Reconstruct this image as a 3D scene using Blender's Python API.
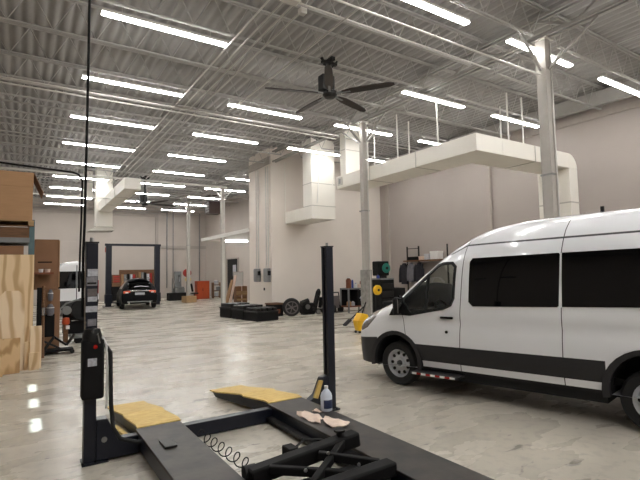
import bpy, bmesh, math, random
from mathutils import Matrix, Vector
random.seed(7)
sc = bpy.context.scene
C = sc.collection
for o in list(bpy.data.objects):
    bpy.data.objects.remove(o, do_unlink=True)

# ------------------------------------------------------------------ camera, world, exposure
YAW, PITCH, ROLL, FPX, EYE = math.radians(32.88), math.radians(3.96), math.radians(-1.13), 461.0, 1.86
fwd = Vector((math.sin(YAW) * math.cos(PITCH), math.cos(YAW) * math.cos(PITCH), math.sin(PITCH)))
rgt = Vector((math.cos(YAW), -math.sin(YAW), 0))
upv = rgt.cross(fwd)
r2 = math.cos(ROLL) * rgt + math.sin(ROLL) * upv
u2 = -math.sin(ROLL) * rgt + math.cos(ROLL) * upv
cam_data = bpy.data.cameras.new('camera')
cam_data.sensor_width = 36.0
cam_data.lens = FPX / 640.0 * 36.0
cam_data.clip_end = 200
cam = bpy.data.objects.new('camera', cam_data)
C.objects.link(cam)
cam.matrix_world = Matrix(((r2.x, u2.x, -fwd.x, 0), (r2.y, u2.y, -fwd.y, 0), (r2.z, u2.z, -fwd.z, EYE), (0, 0, 0, 1)))
sc.camera = cam
world = bpy.data.worlds.new('world')
sc.world = world
world.use_nodes = True
world.node_tree.nodes['Background'].inputs[0].default_value = (0.8, 0.85, 0.9, 1)
world.node_tree.nodes['Background'].inputs[1].default_value = 0.1
SUN_EL = math.radians(35)
sun_data = bpy.data.lights.new('sun', 'SUN')
sun_data.energy = 14.0
sun_data.angle = math.radians(0.25)
sun_data.color = (0.8, 0.9, 1.0)
sun = bpy.data.objects.new('sun', sun_data)
C.objects.link(sun)
sun.rotation_euler = (0, -(math.pi / 2 - SUN_EL), 0)
LAMP_STRENGTH = 28.0
sc.view_settings.view_transform = 'Standard'
sc.view_settings.look = 'None'
sc.view_settings.exposure = 0.8
sc.view_settings.gamma = 1.0
sc.view_settings.use_curve_mapping = False
sc.cycles.use_denoising = True
sc.cycles.max_bounces = 8
sc.cycles.diffuse_bounces = 5
sc.cycles.sample_clamp_indirect = 6.0


# ------------------------------------------------------------------ materials
def srgb(r, g, b):
    f = lambda c: (c / 255 / 12.92) if c / 255 <= 0.04045 else ((c / 255 + 0.055) / 1.055) ** 2.4
    return (f(r), f(g), f(b), 1)


def mat(name, col, rough=0.5, metal=0.0, noise=0.0, nscale=6.0, stretch=(1, 1, 1), col2=None, bump=0.0, spec=0.5, emit=None, es=0.0, coat=0.0):
    m = bpy.data.materials.new(name)
    m.use_nodes = True
    nt = m.node_tree
    b = nt.nodes['Principled BSDF']
    b.inputs['Base Color'].default_value = col
    b.inputs['Roughness'].default_value = rough
    b.inputs['Metallic'].default_value = metal
    b.inputs['Specular IOR Level'].default_value = spec
    if coat:
        b.inputs['Coat Weight'].default_value = coat
        b.inputs['Coat Roughness'].default_value = 0.05
    if emit:
        b.inputs['Emission Color'].default_value = emit
        b.inputs['Emission Strength'].default_value = es
    tc = nt.nodes.new('ShaderNodeTexCoord')
    mp = nt.nodes.new('ShaderNodeMapping')
    mp.inputs['Scale'].default_value = stretch
    nz = nt.nodes.new('ShaderNodeTexNoise')
    nz.inputs['Scale'].default_value = nscale
    nz.inputs['Detail'].default_value = 6
    nt.links.new(tc.outputs['Object'], mp.inputs[0])
    nt.links.new(mp.outputs[0], nz.inputs['Vector'])
    if noise > 0 or col2:
        rp = nt.nodes.new('ShaderNodeValToRGB')
        c2 = col2 if col2 else tuple(c * (1 - noise) for c in col[:3]) + (1,)
        rp.color_ramp.elements[0].position = 0.35
        rp.color_ramp.elements[1].position = 0.65
        rp.color_ramp.elements[0].color = c2
        rp.color_ramp.elements[1].color = col
        nt.links.new(nz.outputs['Fac'], rp.inputs[0])
        nt.links.new(rp.outputs[0], b.inputs['Base Color'])
    if bump > 0:
        bp = nt.nodes.new('ShaderNodeBump')
        bp.inputs['Strength'].default_value = bump
        bp.inputs['Distance'].default_value = 0.02
        nt.links.new(nz.outputs['Fac'], bp.inputs['Height'])
        nt.links.new(bp.outputs[0], b.inputs['Normal'])
    return m


M = {}
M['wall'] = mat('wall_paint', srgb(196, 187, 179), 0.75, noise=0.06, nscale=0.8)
M['wall_light'] = mat('wall_pale_tone', srgb(226, 217, 208), 0.75, noise=0.05, nscale=0.8)  # paler copy of the wall colour, for the projecting block
M['wall_grey'] = mat('wall_grey_tone', srgb(172, 163, 157), 0.75, noise=0.05, nscale=0.8)  # darker copy of the wall colour, for the right wall
M['wall_trim'] = mat('wall_trim', srgb(176, 168, 160), 0.7, noise=0.05)
M['deck'] = mat('deck_paint', srgb(160, 158, 155), 0.7, noise=0.08, nscale=1.5)
M['joist'] = mat('joist_paint', srgb(172, 170, 166), 0.6, noise=0.05)
M['girder'] = mat('girder_paint', srgb(160, 157, 152), 0.6, noise=0.05)
M['column'] = mat('column_paint', srgb(176, 171, 164), 0.45, noise=0.06)
M['guard'] = mat('grey_guard_paint', srgb(150, 147, 142), 0.6, noise=0.35, nscale=7)
M['conduit'] = mat('conduit_metal', srgb(200, 198, 192), 0.4, 0.3, noise=0.05)
M['duct'] = mat('duct_paint', srgb(232, 228, 219), 0.5, noise=0.04, nscale=1.2)
M['duct_seam'] = mat('duct_seam', srgb(190, 186, 178), 0.5, 0.2, noise=0.05)
M['lamp'] = mat('lamp_lens', (1, 1, 1, 1), 0.5, emit=(1.0, 0.985, 0.96, 1), es=LAMP_STRENGTH)
M['fixture'] = mat('fixture_white', srgb(225, 223, 218), 0.4, noise=0.03)
M['black_metal'] = mat('black_metal', srgb(17, 16, 16), 0.45, 0.2, noise=0.3, nscale=12)
M['matte_black'] = mat('matte_black', srgb(15, 14, 15), 0.7, noise=0.3, nscale=10, spec=0.25)
M['navy'] = mat('navy_powder_coat', srgb(25, 28, 40), 0.34, 0.0, noise=0.2, nscale=5, spec=0.35)
M['runway'] = mat('runway_grit', srgb(60, 52, 46), 0.5, 0.0, col2=srgb(26, 23, 21), nscale=4, bump=0.25)
M['fan_brown'] = mat('fan_blade_brown', srgb(38, 27, 22), 0.5, noise=0.2)
M['cardboard'] = mat('cardboard', srgb(172, 134, 98), 0.8, noise=0.08, nscale=3, stretch=(1, 1, 8))
M['cardboard_dark'] = mat('cardboard_dark', srgb(140, 104, 76), 0.8, noise=0.12, nscale=3)
M['pallet'] = mat('pallet_wood', srgb(178, 146, 106), 0.8, noise=0.3, nscale=4, stretch=(1, 6, 6))
M['wood_old'] = mat('old_wood', srgb(120, 86, 58), 0.75, noise=0.35, nscale=4, stretch=(1, 6, 6))
M['rack'] = mat('rack_steel', srgb(84, 108, 112), 0.5, 0.1, noise=0.15)
M['rack_beam'] = mat('rack_beam', srgb(128, 130, 130), 0.5, 0.2, noise=0.15)
M['van_paint'] = mat('van_white_paint', srgb(232, 233, 236), 0.22, 0.0, noise=0.02, nscale=1.5, coat=0.6)
M['van_plastic'] = mat('van_black_plastic', srgb(36, 35, 37), 0.6, noise=0.1, nscale=20)
M['privacy'] = mat('privacy_glass', srgb(4, 4, 5), 0.03, noise=0.05, spec=0.35)
M['rubber'] = mat('tyre_rubber', srgb(18, 18, 19), 0.75, noise=0.2, nscale=15)
M['rim'] = mat('wheel_rim', srgb(196, 198, 202), 0.35, 0.35, noise=0.05)
M['dark_gap'] = mat('dark_gap', srgb(14, 14, 15), 0.8, noise=0.1)
M['seam'] = mat('panel_gap', srgb(70, 71, 73), 0.7, noise=0.1)
M['chrome'] = mat('chrome', srgb(210, 210, 212), 0.12, 1.0, noise=0.02)
M['black_car'] = mat('black_car_paint', srgb(7, 7, 11), 0.45, 0.0, noise=0.05, spec=0.12)
M['red_lens'] = mat('red_lens', srgb(150, 22, 16), 0.2, noise=0.1)
M['lit_red'] = mat('lit_tail_lamp', srgb(190, 60, 40), 0.2, noise=0.1, emit=(1, 0.25, 0.12, 1), es=0.15)
M['white'] = mat('white_plastic', srgb(230, 230, 228), 0.5, noise=0.03)
M['label_white'] = mat('label_white', srgb(196, 198, 206), 0.6, noise=0.3, nscale=40)
M['label_grey'] = mat('label_grey', srgb(140, 138, 144), 0.6, noise=0.25, nscale=30)
M['label_tan'] = mat('label_tan', srgb(112, 104, 104), 0.6, noise=0.3, nscale=30)
M['label_blue'] = mat('label_blue', srgb(38, 52, 92), 0.5, noise=0.3, nscale=60)
M['red'] = mat('red_paint', srgb(160, 34, 26), 0.45, noise=0.12)
M['orange'] = mat('orange_paint', srgb(188, 78, 38), 0.45, noise=0.1)
M['yellow'] = mat('yellow_plastic', srgb(236, 184, 20), 0.4, noise=0.08)
M['yellow_worn'] = mat('worn_yellow_paint', srgb(228, 200, 122), 0.6, col2=srgb(204, 168, 92), nscale=9, stretch=(1, 3, 1), bump=0.1)
M['grey_machine'] = mat('grey_machine', srgb(128, 130, 130), 0.5, 0.1, noise=0.15)
M['steel'] = mat('bare_steel', srgb(150, 150, 148), 0.35, 0.8, noise=0.15)
M['elec_box'] = mat('electric_box', srgb(140, 140, 140), 0.5, 0.2, noise=0.1)
M['teal'] = mat('teal_plastic', srgb(30, 118, 104), 0.4, noise=0.1)
M['blue'] = mat('blue_plastic', srgb(40, 66, 150), 0.4, noise=0.1)
M['cloth_dark'] = mat('dark_cloth', srgb(38, 36, 42), 0.9, noise=0.3, nscale=10)
M['cloth_grey'] = mat('grey_cloth', srgb(112, 110, 116), 0.9, noise=0.2, nscale=10)
M['rag'] = mat('rag_cloth', srgb(230, 208, 192), 0.95, noise=0.1, nscale=12, bump=0.4)
M['seat'] = mat('seat_fabric', srgb(52, 52, 56), 0.85, noise=0.2, nscale=20)
M['brown_heater'] = mat('heater_brown', srgb(64, 46, 40), 0.5, noise=0.15)
M['terracotta'] = mat('red_brown_wood', srgb(126, 74, 50), 0.7, noise=0.2)
M['jug'] = mat('jug_plastic', srgb(214, 222, 236), 0.3, noise=0.05)


def plywood(name, c1, c2, rz, scale):
    m = bpy.data.materials.new(name)
    m.use_nodes = True
    nt = m.node_tree
    b = nt.nodes['Principled BSDF']
    b.inputs['Roughness'].default_value = 0.7
    tc = nt.nodes.new('ShaderNodeTexCoord')
    mp = nt.nodes.new('ShaderNodeMapping')
    mp.inputs['Rotation'].default_value = (0, rz, 0)
    mp.inputs['Scale'].default_value = (1, 1, 0.25)
    nz = nt.nodes.new('ShaderNodeTexNoise')
    nz.inputs['Scale'].default_value = 2.2
    nz.inputs['Detail'].default_value = 2
    wv = nt.nodes.new('ShaderNodeTexWave')
    wv.inputs['Scale'].default_value = scale
    wv.inputs['Distortion'].default_value = 16
    wv.inputs['Detail'].default_value = 3
    wv.inputs['Detail Scale'].default_value = 0.8
    rp = nt.nodes.new('ShaderNodeValToRGB')
    rp.color_ramp.elements[0].color = c2
    rp.color_ramp.elements[1].color = c1
    rp.color_ramp.elements[0].position = 0.1
    rp.color_ramp.elements[1].position = 0.6
    nt.links.new(tc.outputs['Object'], mp.inputs[0])
    nt.links.new(mp.outputs[0], wv.inputs['Vector'])
    nt.links.new(wv.outputs['Fac'], rp.inputs[0])
    nt.links.new(rp.outputs[0], b.inputs['Base Color'])
    return m


M['ply_v'] = plywood('plywood_upright_grain', srgb(228, 202, 162), srgb(196, 162, 118), 0, 1.7)
M['ply_h'] = plywood('plywood_level_grain', srgb(222, 190, 144), srgb(188, 150, 104), math.pi / 2, 2.6)
M['ply_pale'] = plywood('plywood_pale', srgb(238, 216, 184), srgb(206, 174, 132), 0.2, 1.4)


def glass_mat():
    m = bpy.data.materials.new('clear_glass')
    m.use_nodes = True
    nt = m.node_tree
    for n in list(nt.nodes):
        nt.nodes.remove(n)
    out = nt.nodes.new('ShaderNodeOutputMaterial')
    mix = nt.nodes.new('ShaderNodeMixShader')
    tr = nt.nodes.new('ShaderNodeBsdfTransparent')
    tr.inputs[0].default_value = (0.86, 0.9, 0.88, 1)
    gl = nt.nodes.new('ShaderNodeBsdfGlossy')
    gl.inputs['Roughness'].default_value = 0.02
    lw = nt.nodes.new('ShaderNodeLayerWeight')
    lw.inputs['Blend'].default_value = 0.5
    pw = nt.nodes.new('ShaderNodeMath')
    pw.operation = 'POWER'
    pw.inputs[1].default_value = 4.0
    nt.links.new(lw.outputs['Facing'], pw.inputs[0])
    ma = nt.nodes.new('ShaderNodeMath')
    ma.operation = 'MULTIPLY_ADD'
    ma.inputs[1].default_value = 0.85
    ma.inputs[2].default_value = 0.05
    nt.links.new(pw.outputs[0], ma.inputs[0])
    nt.links.new(ma.outputs[0], mix.inputs[0])
    nt.links.new(tr.outputs[0], mix.inputs[1])
    nt.links.new(gl.outputs[0], mix.inputs[2])
    nt.links.new(mix.outputs[0], out.inputs[0])
    return m


M['glass'] = glass_mat()


def floor_mat():
    m = bpy.data.materials.new('polished_concrete')
    m.use_nodes = True
    nt = m.node_tree
    L = nt.links.new
    b = nt.nodes['Principled BSDF']
    tc = nt.nodes.new('ShaderNodeTexCoord')

    def noise(scale, detail, stretch, rot=0.0, dist=0.0):
        mp = nt.nodes.new('ShaderNodeMapping')
        mp.inputs['Scale'].default_value = stretch
        mp.inputs['Rotation'].default_value = (0, 0, rot)
        n = nt.nodes.new('ShaderNodeTexNoise')
        n.inputs['Scale'].default_value = scale
        n.inputs['Detail'].default_value = detail
        n.inputs['Distortion'].default_value = dist
        L(tc.outputs['Object'], mp.inputs[0])
        L(mp.outputs[0], n.inputs['Vector'])
        return n

    def ramp(src, stops):
        r = nt.nodes.new('ShaderNodeValToRGB')
        e = r.color_ramp.elements
        e[0].position, e[0].color = stops[0]
        e[1].position, e[1].color = stops[-1]
        for p, c in stops[1:-1]:
            x = e.new(p)
            x.color = c
        L(src, r.inputs[0])
        return r

    def mul(a, bb, fac=1.0):
        x = nt.nodes.new('ShaderNodeMixRGB')
        x.blend_type = 'MULTIPLY'
        x.inputs[0].default_value = fac
        L(a, x.inputs[1])
        L(bb, x.inputs[2])
        return x
    g = lambda v: (v, v, v, 1)
    big = ramp(noise(0.5, 4, (1, 1, 1)).outputs['Fac'], [(0.3, srgb(174, 168, 157)), (0.7, srgb(197, 190, 176))])
    streak = ramp(noise(1.1, 7, (0.6, 1.5, 1), -0.4, 0.5).outputs['Fac'], [(0.25, g(0.92)), (0.5, g(1.0)), (1.0, g(1.03))])
    fine = ramp(noise(9, 8, (1, 1, 1)).outputs['Fac'], [(0.32, g(0.8)), (0.5, g(1.0)), (1, g(1.0))])
    scuff = ramp(noise(3.4, 12, (0.7, 1.6, 1), 0.6, 0.8).outputs['Fac'], [(0.3, g(0.3)), (0.365, g(1.0)), (1, g(1.0))])
    c = mul(mul(mul(big.outputs[0], streak.outputs[0]).outputs[0], fine.outputs[0]).outputs[0], scuff.outputs[0], 0.8)
    # thin wandering cracks
    vmap = nt.nodes.new('ShaderNodeMapping')
    L(tc.outputs['Object'], vmap.inputs[0])
    wob = noise(1.2, 4, (1, 1, 1))
    add = nt.nodes.new('ShaderNodeMixRGB')
    add.blend_type = 'ADD'
    add.inputs[0].default_value = 0.9
    L(vmap.outputs[0], add.inputs[1])
    L(wob.outputs['Color'], add.inputs[2])
    vor = nt.nodes.new('ShaderNodeTexVoronoi')
    vor.feature = 'DISTANCE_TO_EDGE'
    vor.inputs['Scale'].default_value = 0.42
    L(add.outputs[0], vor.inputs['Vector'])
    crack = ramp(vor.outputs['Distance'], [(0.0, g(0.3)), (0.006, g(1.0)), (1.0, g(1.0))])
    patch = ramp(noise(0.35, 2, (1, 1, 1)).outputs['Fac'], [(0.5, g(0)), (0.62, g(0.7)), (1, g(0.7))])
    cm = nt.nodes.new('ShaderNodeMixRGB')
    cm.blend_type = 'MULTIPLY'
    L(patch.outputs[0], cm.inputs[0])
    L(c.outputs[0], cm.inputs[1])
    L(crack.outputs[0], cm.inputs[2])
    L(cm.outputs[0], b.inputs['Base Color'])
    rr = ramp(noise(1.3, 5, (0.6, 1.5, 1), 0.3).outputs['Fac'], [(0.3, g(0.2)), (0.7, g(0.36))])
    L(rr.outputs[0], b.inputs['Roughness'])
    b.inputs['Specular IOR Level'].default_value = 0.36
    bp = nt.nodes.new('ShaderNodeBump')
    bp.inputs['Strength'].default_value = 0.03
    bp.inputs['Distance'].default_value = 0.01
    L(noise(5, 5, (1, 1, 1)).outputs['Fac'], bp.inputs['Height'])
    L(bp.outputs[0], b.inputs['Normal'])
    return m


M['floor'] = floor_mat()


# ------------------------------------------------------------------ mesh helpers
class MB:
    def __init__(self):
        self.v = []
        self.f = []

    def add(self, vs, fs):
        k = len(self.v)
        self.v += [tuple(p) for p in vs]
        self.f += [tuple(i + k for i in f) for f in fs]
        return self

    def box(self, c, s, rz=0.0, m=None):
        x, y, z = s[0] / 2, s[1] / 2, s[2] / 2
        vs = [Vector((a * x, b * y, d * z)) for d in (-1, 1) for b in (-1, 1) for a in (-1, 1)]
        if m is not None:
            vs = [m @ p for p in vs]
        elif rz:
            R = Matrix.Rotation(rz, 3, 'Z')
            vs = [R @ p for p in vs]
        c = Vector(c)
        return self.add([p + c for p in vs], [(0, 2, 3, 1), (4, 5, 7, 6), (0, 1, 5, 4), (2, 6, 7, 3), (0, 4, 6, 2), (1, 3, 7, 5)])

    def mm(self, x0, x1, y0, y1, z0, z1):
        return self.box(((x0 + x1) / 2, (y0 + y1) / 2, (z0 + z1) / 2), (abs(x1 - x0), abs(y1 - y0), abs(z1 - z0)))

    def bar(self, p, q, w, h):
        p, q = Vector(p), Vector(q)
        d = q - p
        m = d.to_track_quat('X', 'Z').to_matrix()
        return self.box((p + q) / 2, (d.length, w, h), m=m)

    def tube(self, p, q, r, n=8, r1=None):
        p, q = Vector(p), Vector(q)
        r1 = r if r1 is None else r1
        m = (q - p).to_track_quat('Z', 'Y').to_matrix()
        vs = []
        for o, rr in ((p, r), (q, r1)):
            for i in range(n):
                a = 2 * math.pi * i / n
                vs.append(o + m @ Vector((rr * math.cos(a), rr * math.sin(a), 0)))
        fs = [(i, (i + 1) % n, n + (i + 1) % n, n + i) for i in range(n)]
        fs += [tuple(range(n - 1, -1, -1)), tuple(range(n, 2 * n))]
        return self.add(vs, fs)

    def path(self, pts, r, n=6):
        pts = [Vector(p) for p in pts]
        vs = []
        up = Vector((0.13, 0.21, 1)).normalized()
        for i, p in enumerate(pts):
            t = (pts[min(i + 1, len(pts) - 1)] - pts[max(i - 1, 0)]).normalized()
            a = t.cross(up)
            if a.length < 1e-3:
                a = t.cross(Vector((1, 0, 0)))
            a.normalize()
            b = a.cross(t)
            for k in range(n):
                w = 2 * math.pi * k / n
                vs.append(p + a * (r * math.cos(w)) + b * (r * math.sin(w)))
        fs = []
        for i in range(len(pts) - 1):
            for k in range(n):
                fs.append((i * n + k, i * n + (k + 1) % n, (i + 1) * n + (k + 1) % n, (i + 1) * n + k))
        fs += [tuple(range(n - 1, -1, -1)), tuple(range((len(pts) - 1) * n, len(pts) * n))]
        return self.add(vs, fs)

    def lathe(self, prof, n=24, m=None, c=(0, 0, 0)):
        vs = []
        for r, z in prof:
            for i in range(n):
                a = 2 * math.pi * i / n
                vs.append(Vector((r * math.cos(a), r * math.sin(a), z)))
        fs = []
        for j in range(len(prof) - 1):
            for i in range(n):
                fs.append((j * n + i, j * n + (i + 1) % n, (j + 1) * n + (i + 1) % n, (j + 1) * n + i))
        fs += [tuple(range(n - 1, -1, -1)), tuple(range((len(prof) - 1) * n, len(prof) * n))]
        if m is not None:
            vs = [m @ p for p in vs]
        c = Vector(c)
        return self.add([p + c for p in vs], fs)

    def prism(self, poly, plane, a, b):
        def P(u, v, w):
            return {'xz': (u, w, v), 'xy': (u, v, w), 'yz': (w, u, v)}[plane]
        n = len(poly)
        vs = [P(u, v, a) for u, v in poly] + [P(u, v, b) for u, v in poly]
        fs = [tuple(range(n - 1, -1, -1)), tuple(range(n, 2 * n))] + [(i, (i + 1) % n, n + (i + 1) % n, n + i) for i in range(n)]
        return self.add(vs, fs)

    def build(self, name, material, parent=None, bevel=0.0, origin=None, label=None):
        bm = bmesh.new()
        off = Vector(origin) if origin is not None else Vector((0, 0, 0))
        vv = [bm.verts.new(Vector(p) - off) for p in self.v]
        for f in self.f:
            try:
                bm.faces.new([vv[i] for i in f])
            except ValueError:
                pass
        bmesh.ops.recalc_face_normals(bm, faces=bm.faces)
        o = link_bm(name, bm, material, parent)
        if origin is not None:
            o.location = off
        if bevel:
            md = o.modifiers.new('bevel', 'BEVEL')
            md.width = bevel
            md.segments = 2
            md.limit_method = 'ANGLE'
            md.angle_limit = math.radians(40)
        if label:
            o['label'] = label
        return o


def link_bm(name, bm, material, parent=None, ang=38):
    for f in bm.faces:
        f.smooth = True
    lim = math.radians(ang)
    for e in bm.edges:
        if len(e.link_faces) == 2:
            e.smooth = e.calc_face_angle(0) < lim
        else:
            e.smooth = False
    me = bpy.data.meshes.new(name)
    bm.to_mesh(me)
    bm.free()
    me.materials.append(M[material] if isinstance(material, str) else material)
    o = bpy.data.objects.new(name, me)
    C.objects.link(o)
    if parent:
        o.parent = parent
    return o


def thing(name, label, cat, loc=(0, 0, 0), rz=0.0, group=None):
    o = bpy.data.objects.new(name, None)
    o.empty_display_size = 0.1
    C.objects.link(o)
    o.location = loc
    o.rotation_euler = (0, 0, rz)
    return tag(o, label, cat, group)


def tag(o, label, cat, group=None, kind=None):
    o['label'] = label
    o['category'] = cat
    if group:
        o['group'] = group
    if kind:
        o['kind'] = kind
    return o


def struct(o, label, cat, group=None):
    return tag(o, label, cat, group, 'structure')


def dup(root, loc=None, rz=None, label=None):
    r = root.copy()
    C.objects.link(r)
    for ch in list(root.children):
        c = ch.copy()
        C.objects.link(c)
        c.parent = r
        for g in ch.children:
            d = g.copy()
            C.objects.link(d)
            d.parent = c
    if loc is not None:
        r.location = loc
    if rz is not None:
        r.rotation_euler = (0, 0, rz)
    if label:
        r['label'] = label
    return r


RX = Matrix.Rotation(math.radians(90), 3, 'X')
RY = Matrix.Rotation(math.radians(90), 3, 'Y')

# ------------------------------------------------------------------ room shell
XL, XR, YB, YR, ZD = -7.0, 15.9, -9.0, 38.5, 7.62
XBLK, YBLK, YBLK2, XREC = 9.44, 18.65, 21.05, 13.2
struct(MB().mm(XL - 0.3, XR + 0.3, YB - 0.3, YR + 0.3, -0.2, 0).build('floor', 'floor'), 'polished grey concrete floor with scuffs and cracks', 'floor')
# ribbed roof deck: ribs run along Y
d = MB()
pitch, x = 0.24, XL
prof = []
while x < XR:
    prof += [(x, ZD), (x + 0.11, ZD), (x + 0.13, ZD + 0.06), (x + 0.22, ZD + 0.06)]
    x += pitch
prof.append((XR + 0.1, ZD))
n = len(prof)
vs = [(p[0], YB - 0.3, p[1]) for p in prof] + [(p[0], YR + 0.3, p[1]) for p in prof]
d.add(vs, [(i, i + 1, n + i + 1, n + i) for i in range(n - 1)])
top = ZD + 0.16
x0, x1, y0, y1 = prof[0][0], prof[-1][0], YB - 0.3, YR + 0.3
d.add([(x0, y0, top), (x1, y0, top), (x1, y1, top), (x0, y1, top)], [(0, 3, 2, 1)])
deck = bmesh.new()
vv = [deck.verts.new(p) for p in d.v]
for f in d.f:
    deck.faces.new([vv[i] for i in f])
struct(link_bm('ceiling', deck, 'deck', ang=20), 'grey painted ribbed metal roof deck', 'ceiling')
ZT = ZD + 0.1
# left wall with three small high windows; the sun through them lights the patches on the floor
WZ = (0.21 - XL) * math.tan(SUN_EL)
wn = [(7.0, 0.6), (8.2, 0.56), (9.32, 0.6)]
wl = MB()
h0, h1 = WZ - 0.065, WZ + 0.065
wl.mm(XL - 0.06, XL, YB, YR, 0, h0).mm(XL - 0.06, XL, YB, YR, h1, ZT)
e = [YB] + [v for y, w in wn for v in (y - w / 2, y + w / 2)] + [YR]
for k in range(0, len(e), 2):
    wl.mm(XL - 0.06, XL, e[k], e[k + 1], h0, h1)
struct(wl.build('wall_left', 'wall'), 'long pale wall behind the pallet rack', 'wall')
for k, (y, w) in enumerate(wn):
    t = thing('window_%d' % (k + 1), 'small high window slot in the left wall, %s one' % ('nearest', 'middle', 'farthest')[k], 'window', (XL, y, WZ))
    t['kind'] = 'structure'
    MB().mm(-0.035, -0.03, -w / 2, w / 2, -0.065, 0.065).build('pane', 'glass', t)
    for q in (-1, 1):
        MB().mm(0.0, 0.012, -w / 2 - 0.03, w / 2 + 0.03, q * 0.065 if q > 0 else -0.095, 0.095 if q > 0 else -0.065).build('frame', 'wall_trim', t)
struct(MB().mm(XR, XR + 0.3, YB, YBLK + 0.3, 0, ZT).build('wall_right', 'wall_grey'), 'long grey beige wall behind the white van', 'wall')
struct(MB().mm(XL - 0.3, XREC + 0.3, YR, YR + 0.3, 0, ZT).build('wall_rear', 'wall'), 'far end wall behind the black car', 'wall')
struct(MB().mm(XL - 0.3, XR + 0.3, YB - 0.3, YB, 0, ZT).build('wall_back', 'wall'), 'end wall behind the viewpoint', 'wall')
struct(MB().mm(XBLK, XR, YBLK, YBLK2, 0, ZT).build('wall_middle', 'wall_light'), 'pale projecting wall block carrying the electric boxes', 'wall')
struct(MB().mm(XREC, XREC + 0.3, YBLK2, YR, 0, ZT).build('wall_recess', 'wall'), 'recessed side wall with the dark doorway', 'wall')
# trims on the walls
def trim(i, mb, label):
    struct(mb.build('trim_%d' % i, 'wall_trim'), label, 'trim')
trim(1, MB().mm(9.0, 9.22, YR - 0.12, YR, 0, 6.6), 'vertical pilaster on the far end wall')
trim(2, MB().mm(XL, 9.22, YR - 0.1, YR, 6.55, 6.8), 'beam line across the top of the far wall')
trim(3, MB().mm(XR - 0.06, XR, YB, YBLK, 6.75, 6.95), 'ledge along the top of the right wall')
trim(4, MB().mm(XR - 0.12, XR, 17.9, 18.1, 0, 6.7), 'vertical joint cover near the inside wall corner')
trim(5, MB().mm(XBLK - 0.05, XBLK, YBLK, YBLK2, 6.85, 7.2), 'header strip across the top of the projecting block')
trim(6, MB().mm(9.3, 13.2, YR - 0.1, YR, 4.0, 4.25), 'level rail on the far wall near the corner')
# low wide door in far wall (closed sectional panel)
dd = thing('door_1', 'large closed overhead door in the far wall', 'door', (1.0, YR - 0.03, 0))
dd['kind'] = 'structure'
for k in range(9):
    MB().mm(-2.4, 2.4, -0.05, 0.02, k * 0.5, k * 0.5 + 0.49).build('panel', 'wall', dd, bevel=0.01)

# ------------------------------------------------------------------ columns, girder, joists
XC = 9.62
col_lab = ['grey steel column behind the white van', 'grey steel column beside the yellow bucket', None, 'grey steel column carrying the white canopy',
           'far grey steel column in front of the end wall', None]
for i, yc in enumerate((5.62, 12.1, 18.6, 25.15, 31.65)):
    if col_lab[i] is None:
        continue
    t = thing('column', col_lab[i], 'column', (XC, yc, 0))
    t['kind'] = 'structure'
    c = MB()
    c.mm(-0.1, 0.1, -0.115, -0.1, 0, 6.9).mm(-0.1, 0.1, 0.1, 0.115, 0, 6.9).mm(-0.09, -0.075, -0.1, 0.1, 0, 6.9).mm(0.075, 0.09, -0.1, 0.1, 0, 6.9)
    if i == 1:
        c.v = [(p[0] * 0.78, p[1] * 0.78, p[2]) for p in c.v]
    c.build('shaft', 'column', t)
    if i == 1:
        MB().mm(-0.13, 0.13, -0.15, 0.15, 0.02, 1.9).build('guard_sleeve', 'guard', t, bevel=0.015)
    MB().mm(-0.2, 0.2, -0.2, 0.2, 0, 0.025).build('base_plate', 'column', t)
    MB().mm(-0.17, 0.17, -0.17, 0.17, 6.88, 6.905).build('cap_plate', 'column', t)
    MB().mm(-0.11, 0.11, -0.135, 0.135, 3.85, 3.89).build('clamp_band', 'steel', t)
    for sx, sy, ln in ((0, -1, 1.2), (0, 1, 1.2), (-1, 0, 0.85), (1, 0, 0.85)):
        b = MB()
        b.bar((sx * 0.1, sy * 0.12, 6.2), (sx * ln, sy * ln, 6.9), 0.05, 0.05)
        b.build('knee_brace', 'girder', t)
    cd = MB()
    cd.tube((0.06, -0.14, 0.3), (0.06, -0.14, 6.8), 0.018, 6)
    cd.build('conduit', 'conduit', t)
for k, (xg, y0, y1, lab) in enumerate(((XC, YB, YBLK, 'long steel roof girder over the column row'), (XC, YBLK2, YR, 'steel roof girder over the far columns'), (-5.6, YB, YR, 'open steel roof girder above the pallet rack'))):
    g = MB()
    for q in (-0.1, 0.04):
        g.mm(xg + q, xg + q + 0.06, y0, y1, 6.92, 6.98).mm(xg + q, xg + q + 0.06, y0, y1, 7.38, 7.44)
    yy = y0
    while yy < y1 - 1.6:
        g.bar((xg, yy, 7.4), (xg, yy + 0.82, 6.95), 0.05, 0.05).bar((xg, yy + 0.82, 6.95), (xg, yy + 1.64, 7.4), 0.05, 0.05)
        yy += 1.64
    struct(g.build('roof_beam', 'girder', origin=(xg, y0, 6.92)), lab, 'beam')


def joist(y, x0, x1, zb, zt):
    j = MB()
    j.mm(x0, x1, -0.05, -0.015, zt - 0.04, zt).mm(x0, x1, 0.015, 0.05, zt - 0.04, zt)
    j.mm(x0 + 0.5, x1 - 0.5, -0.035, -0.01, zb, zb + 0.035).mm(x0 + 0.5, x1 - 0.5, 0.01, 0.035, zb, zb + 0.035)
    nn = max(2, int(round((x1 - x0) / 0.82)))
    w = (x1 - x0 - 0.2) / nn
    for i in range(nn):
        a = x0 + 0.1 + i * w
        j.tube((a, 0, zt - 0.03), (a + w / 2, 0, zb + 0.02), 0.01, 5)
        j.tube((a + w / 2, 0, zb + 0.02), (a + w, 0, zt - 0.03), 0.01, 5)
    return j


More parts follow.
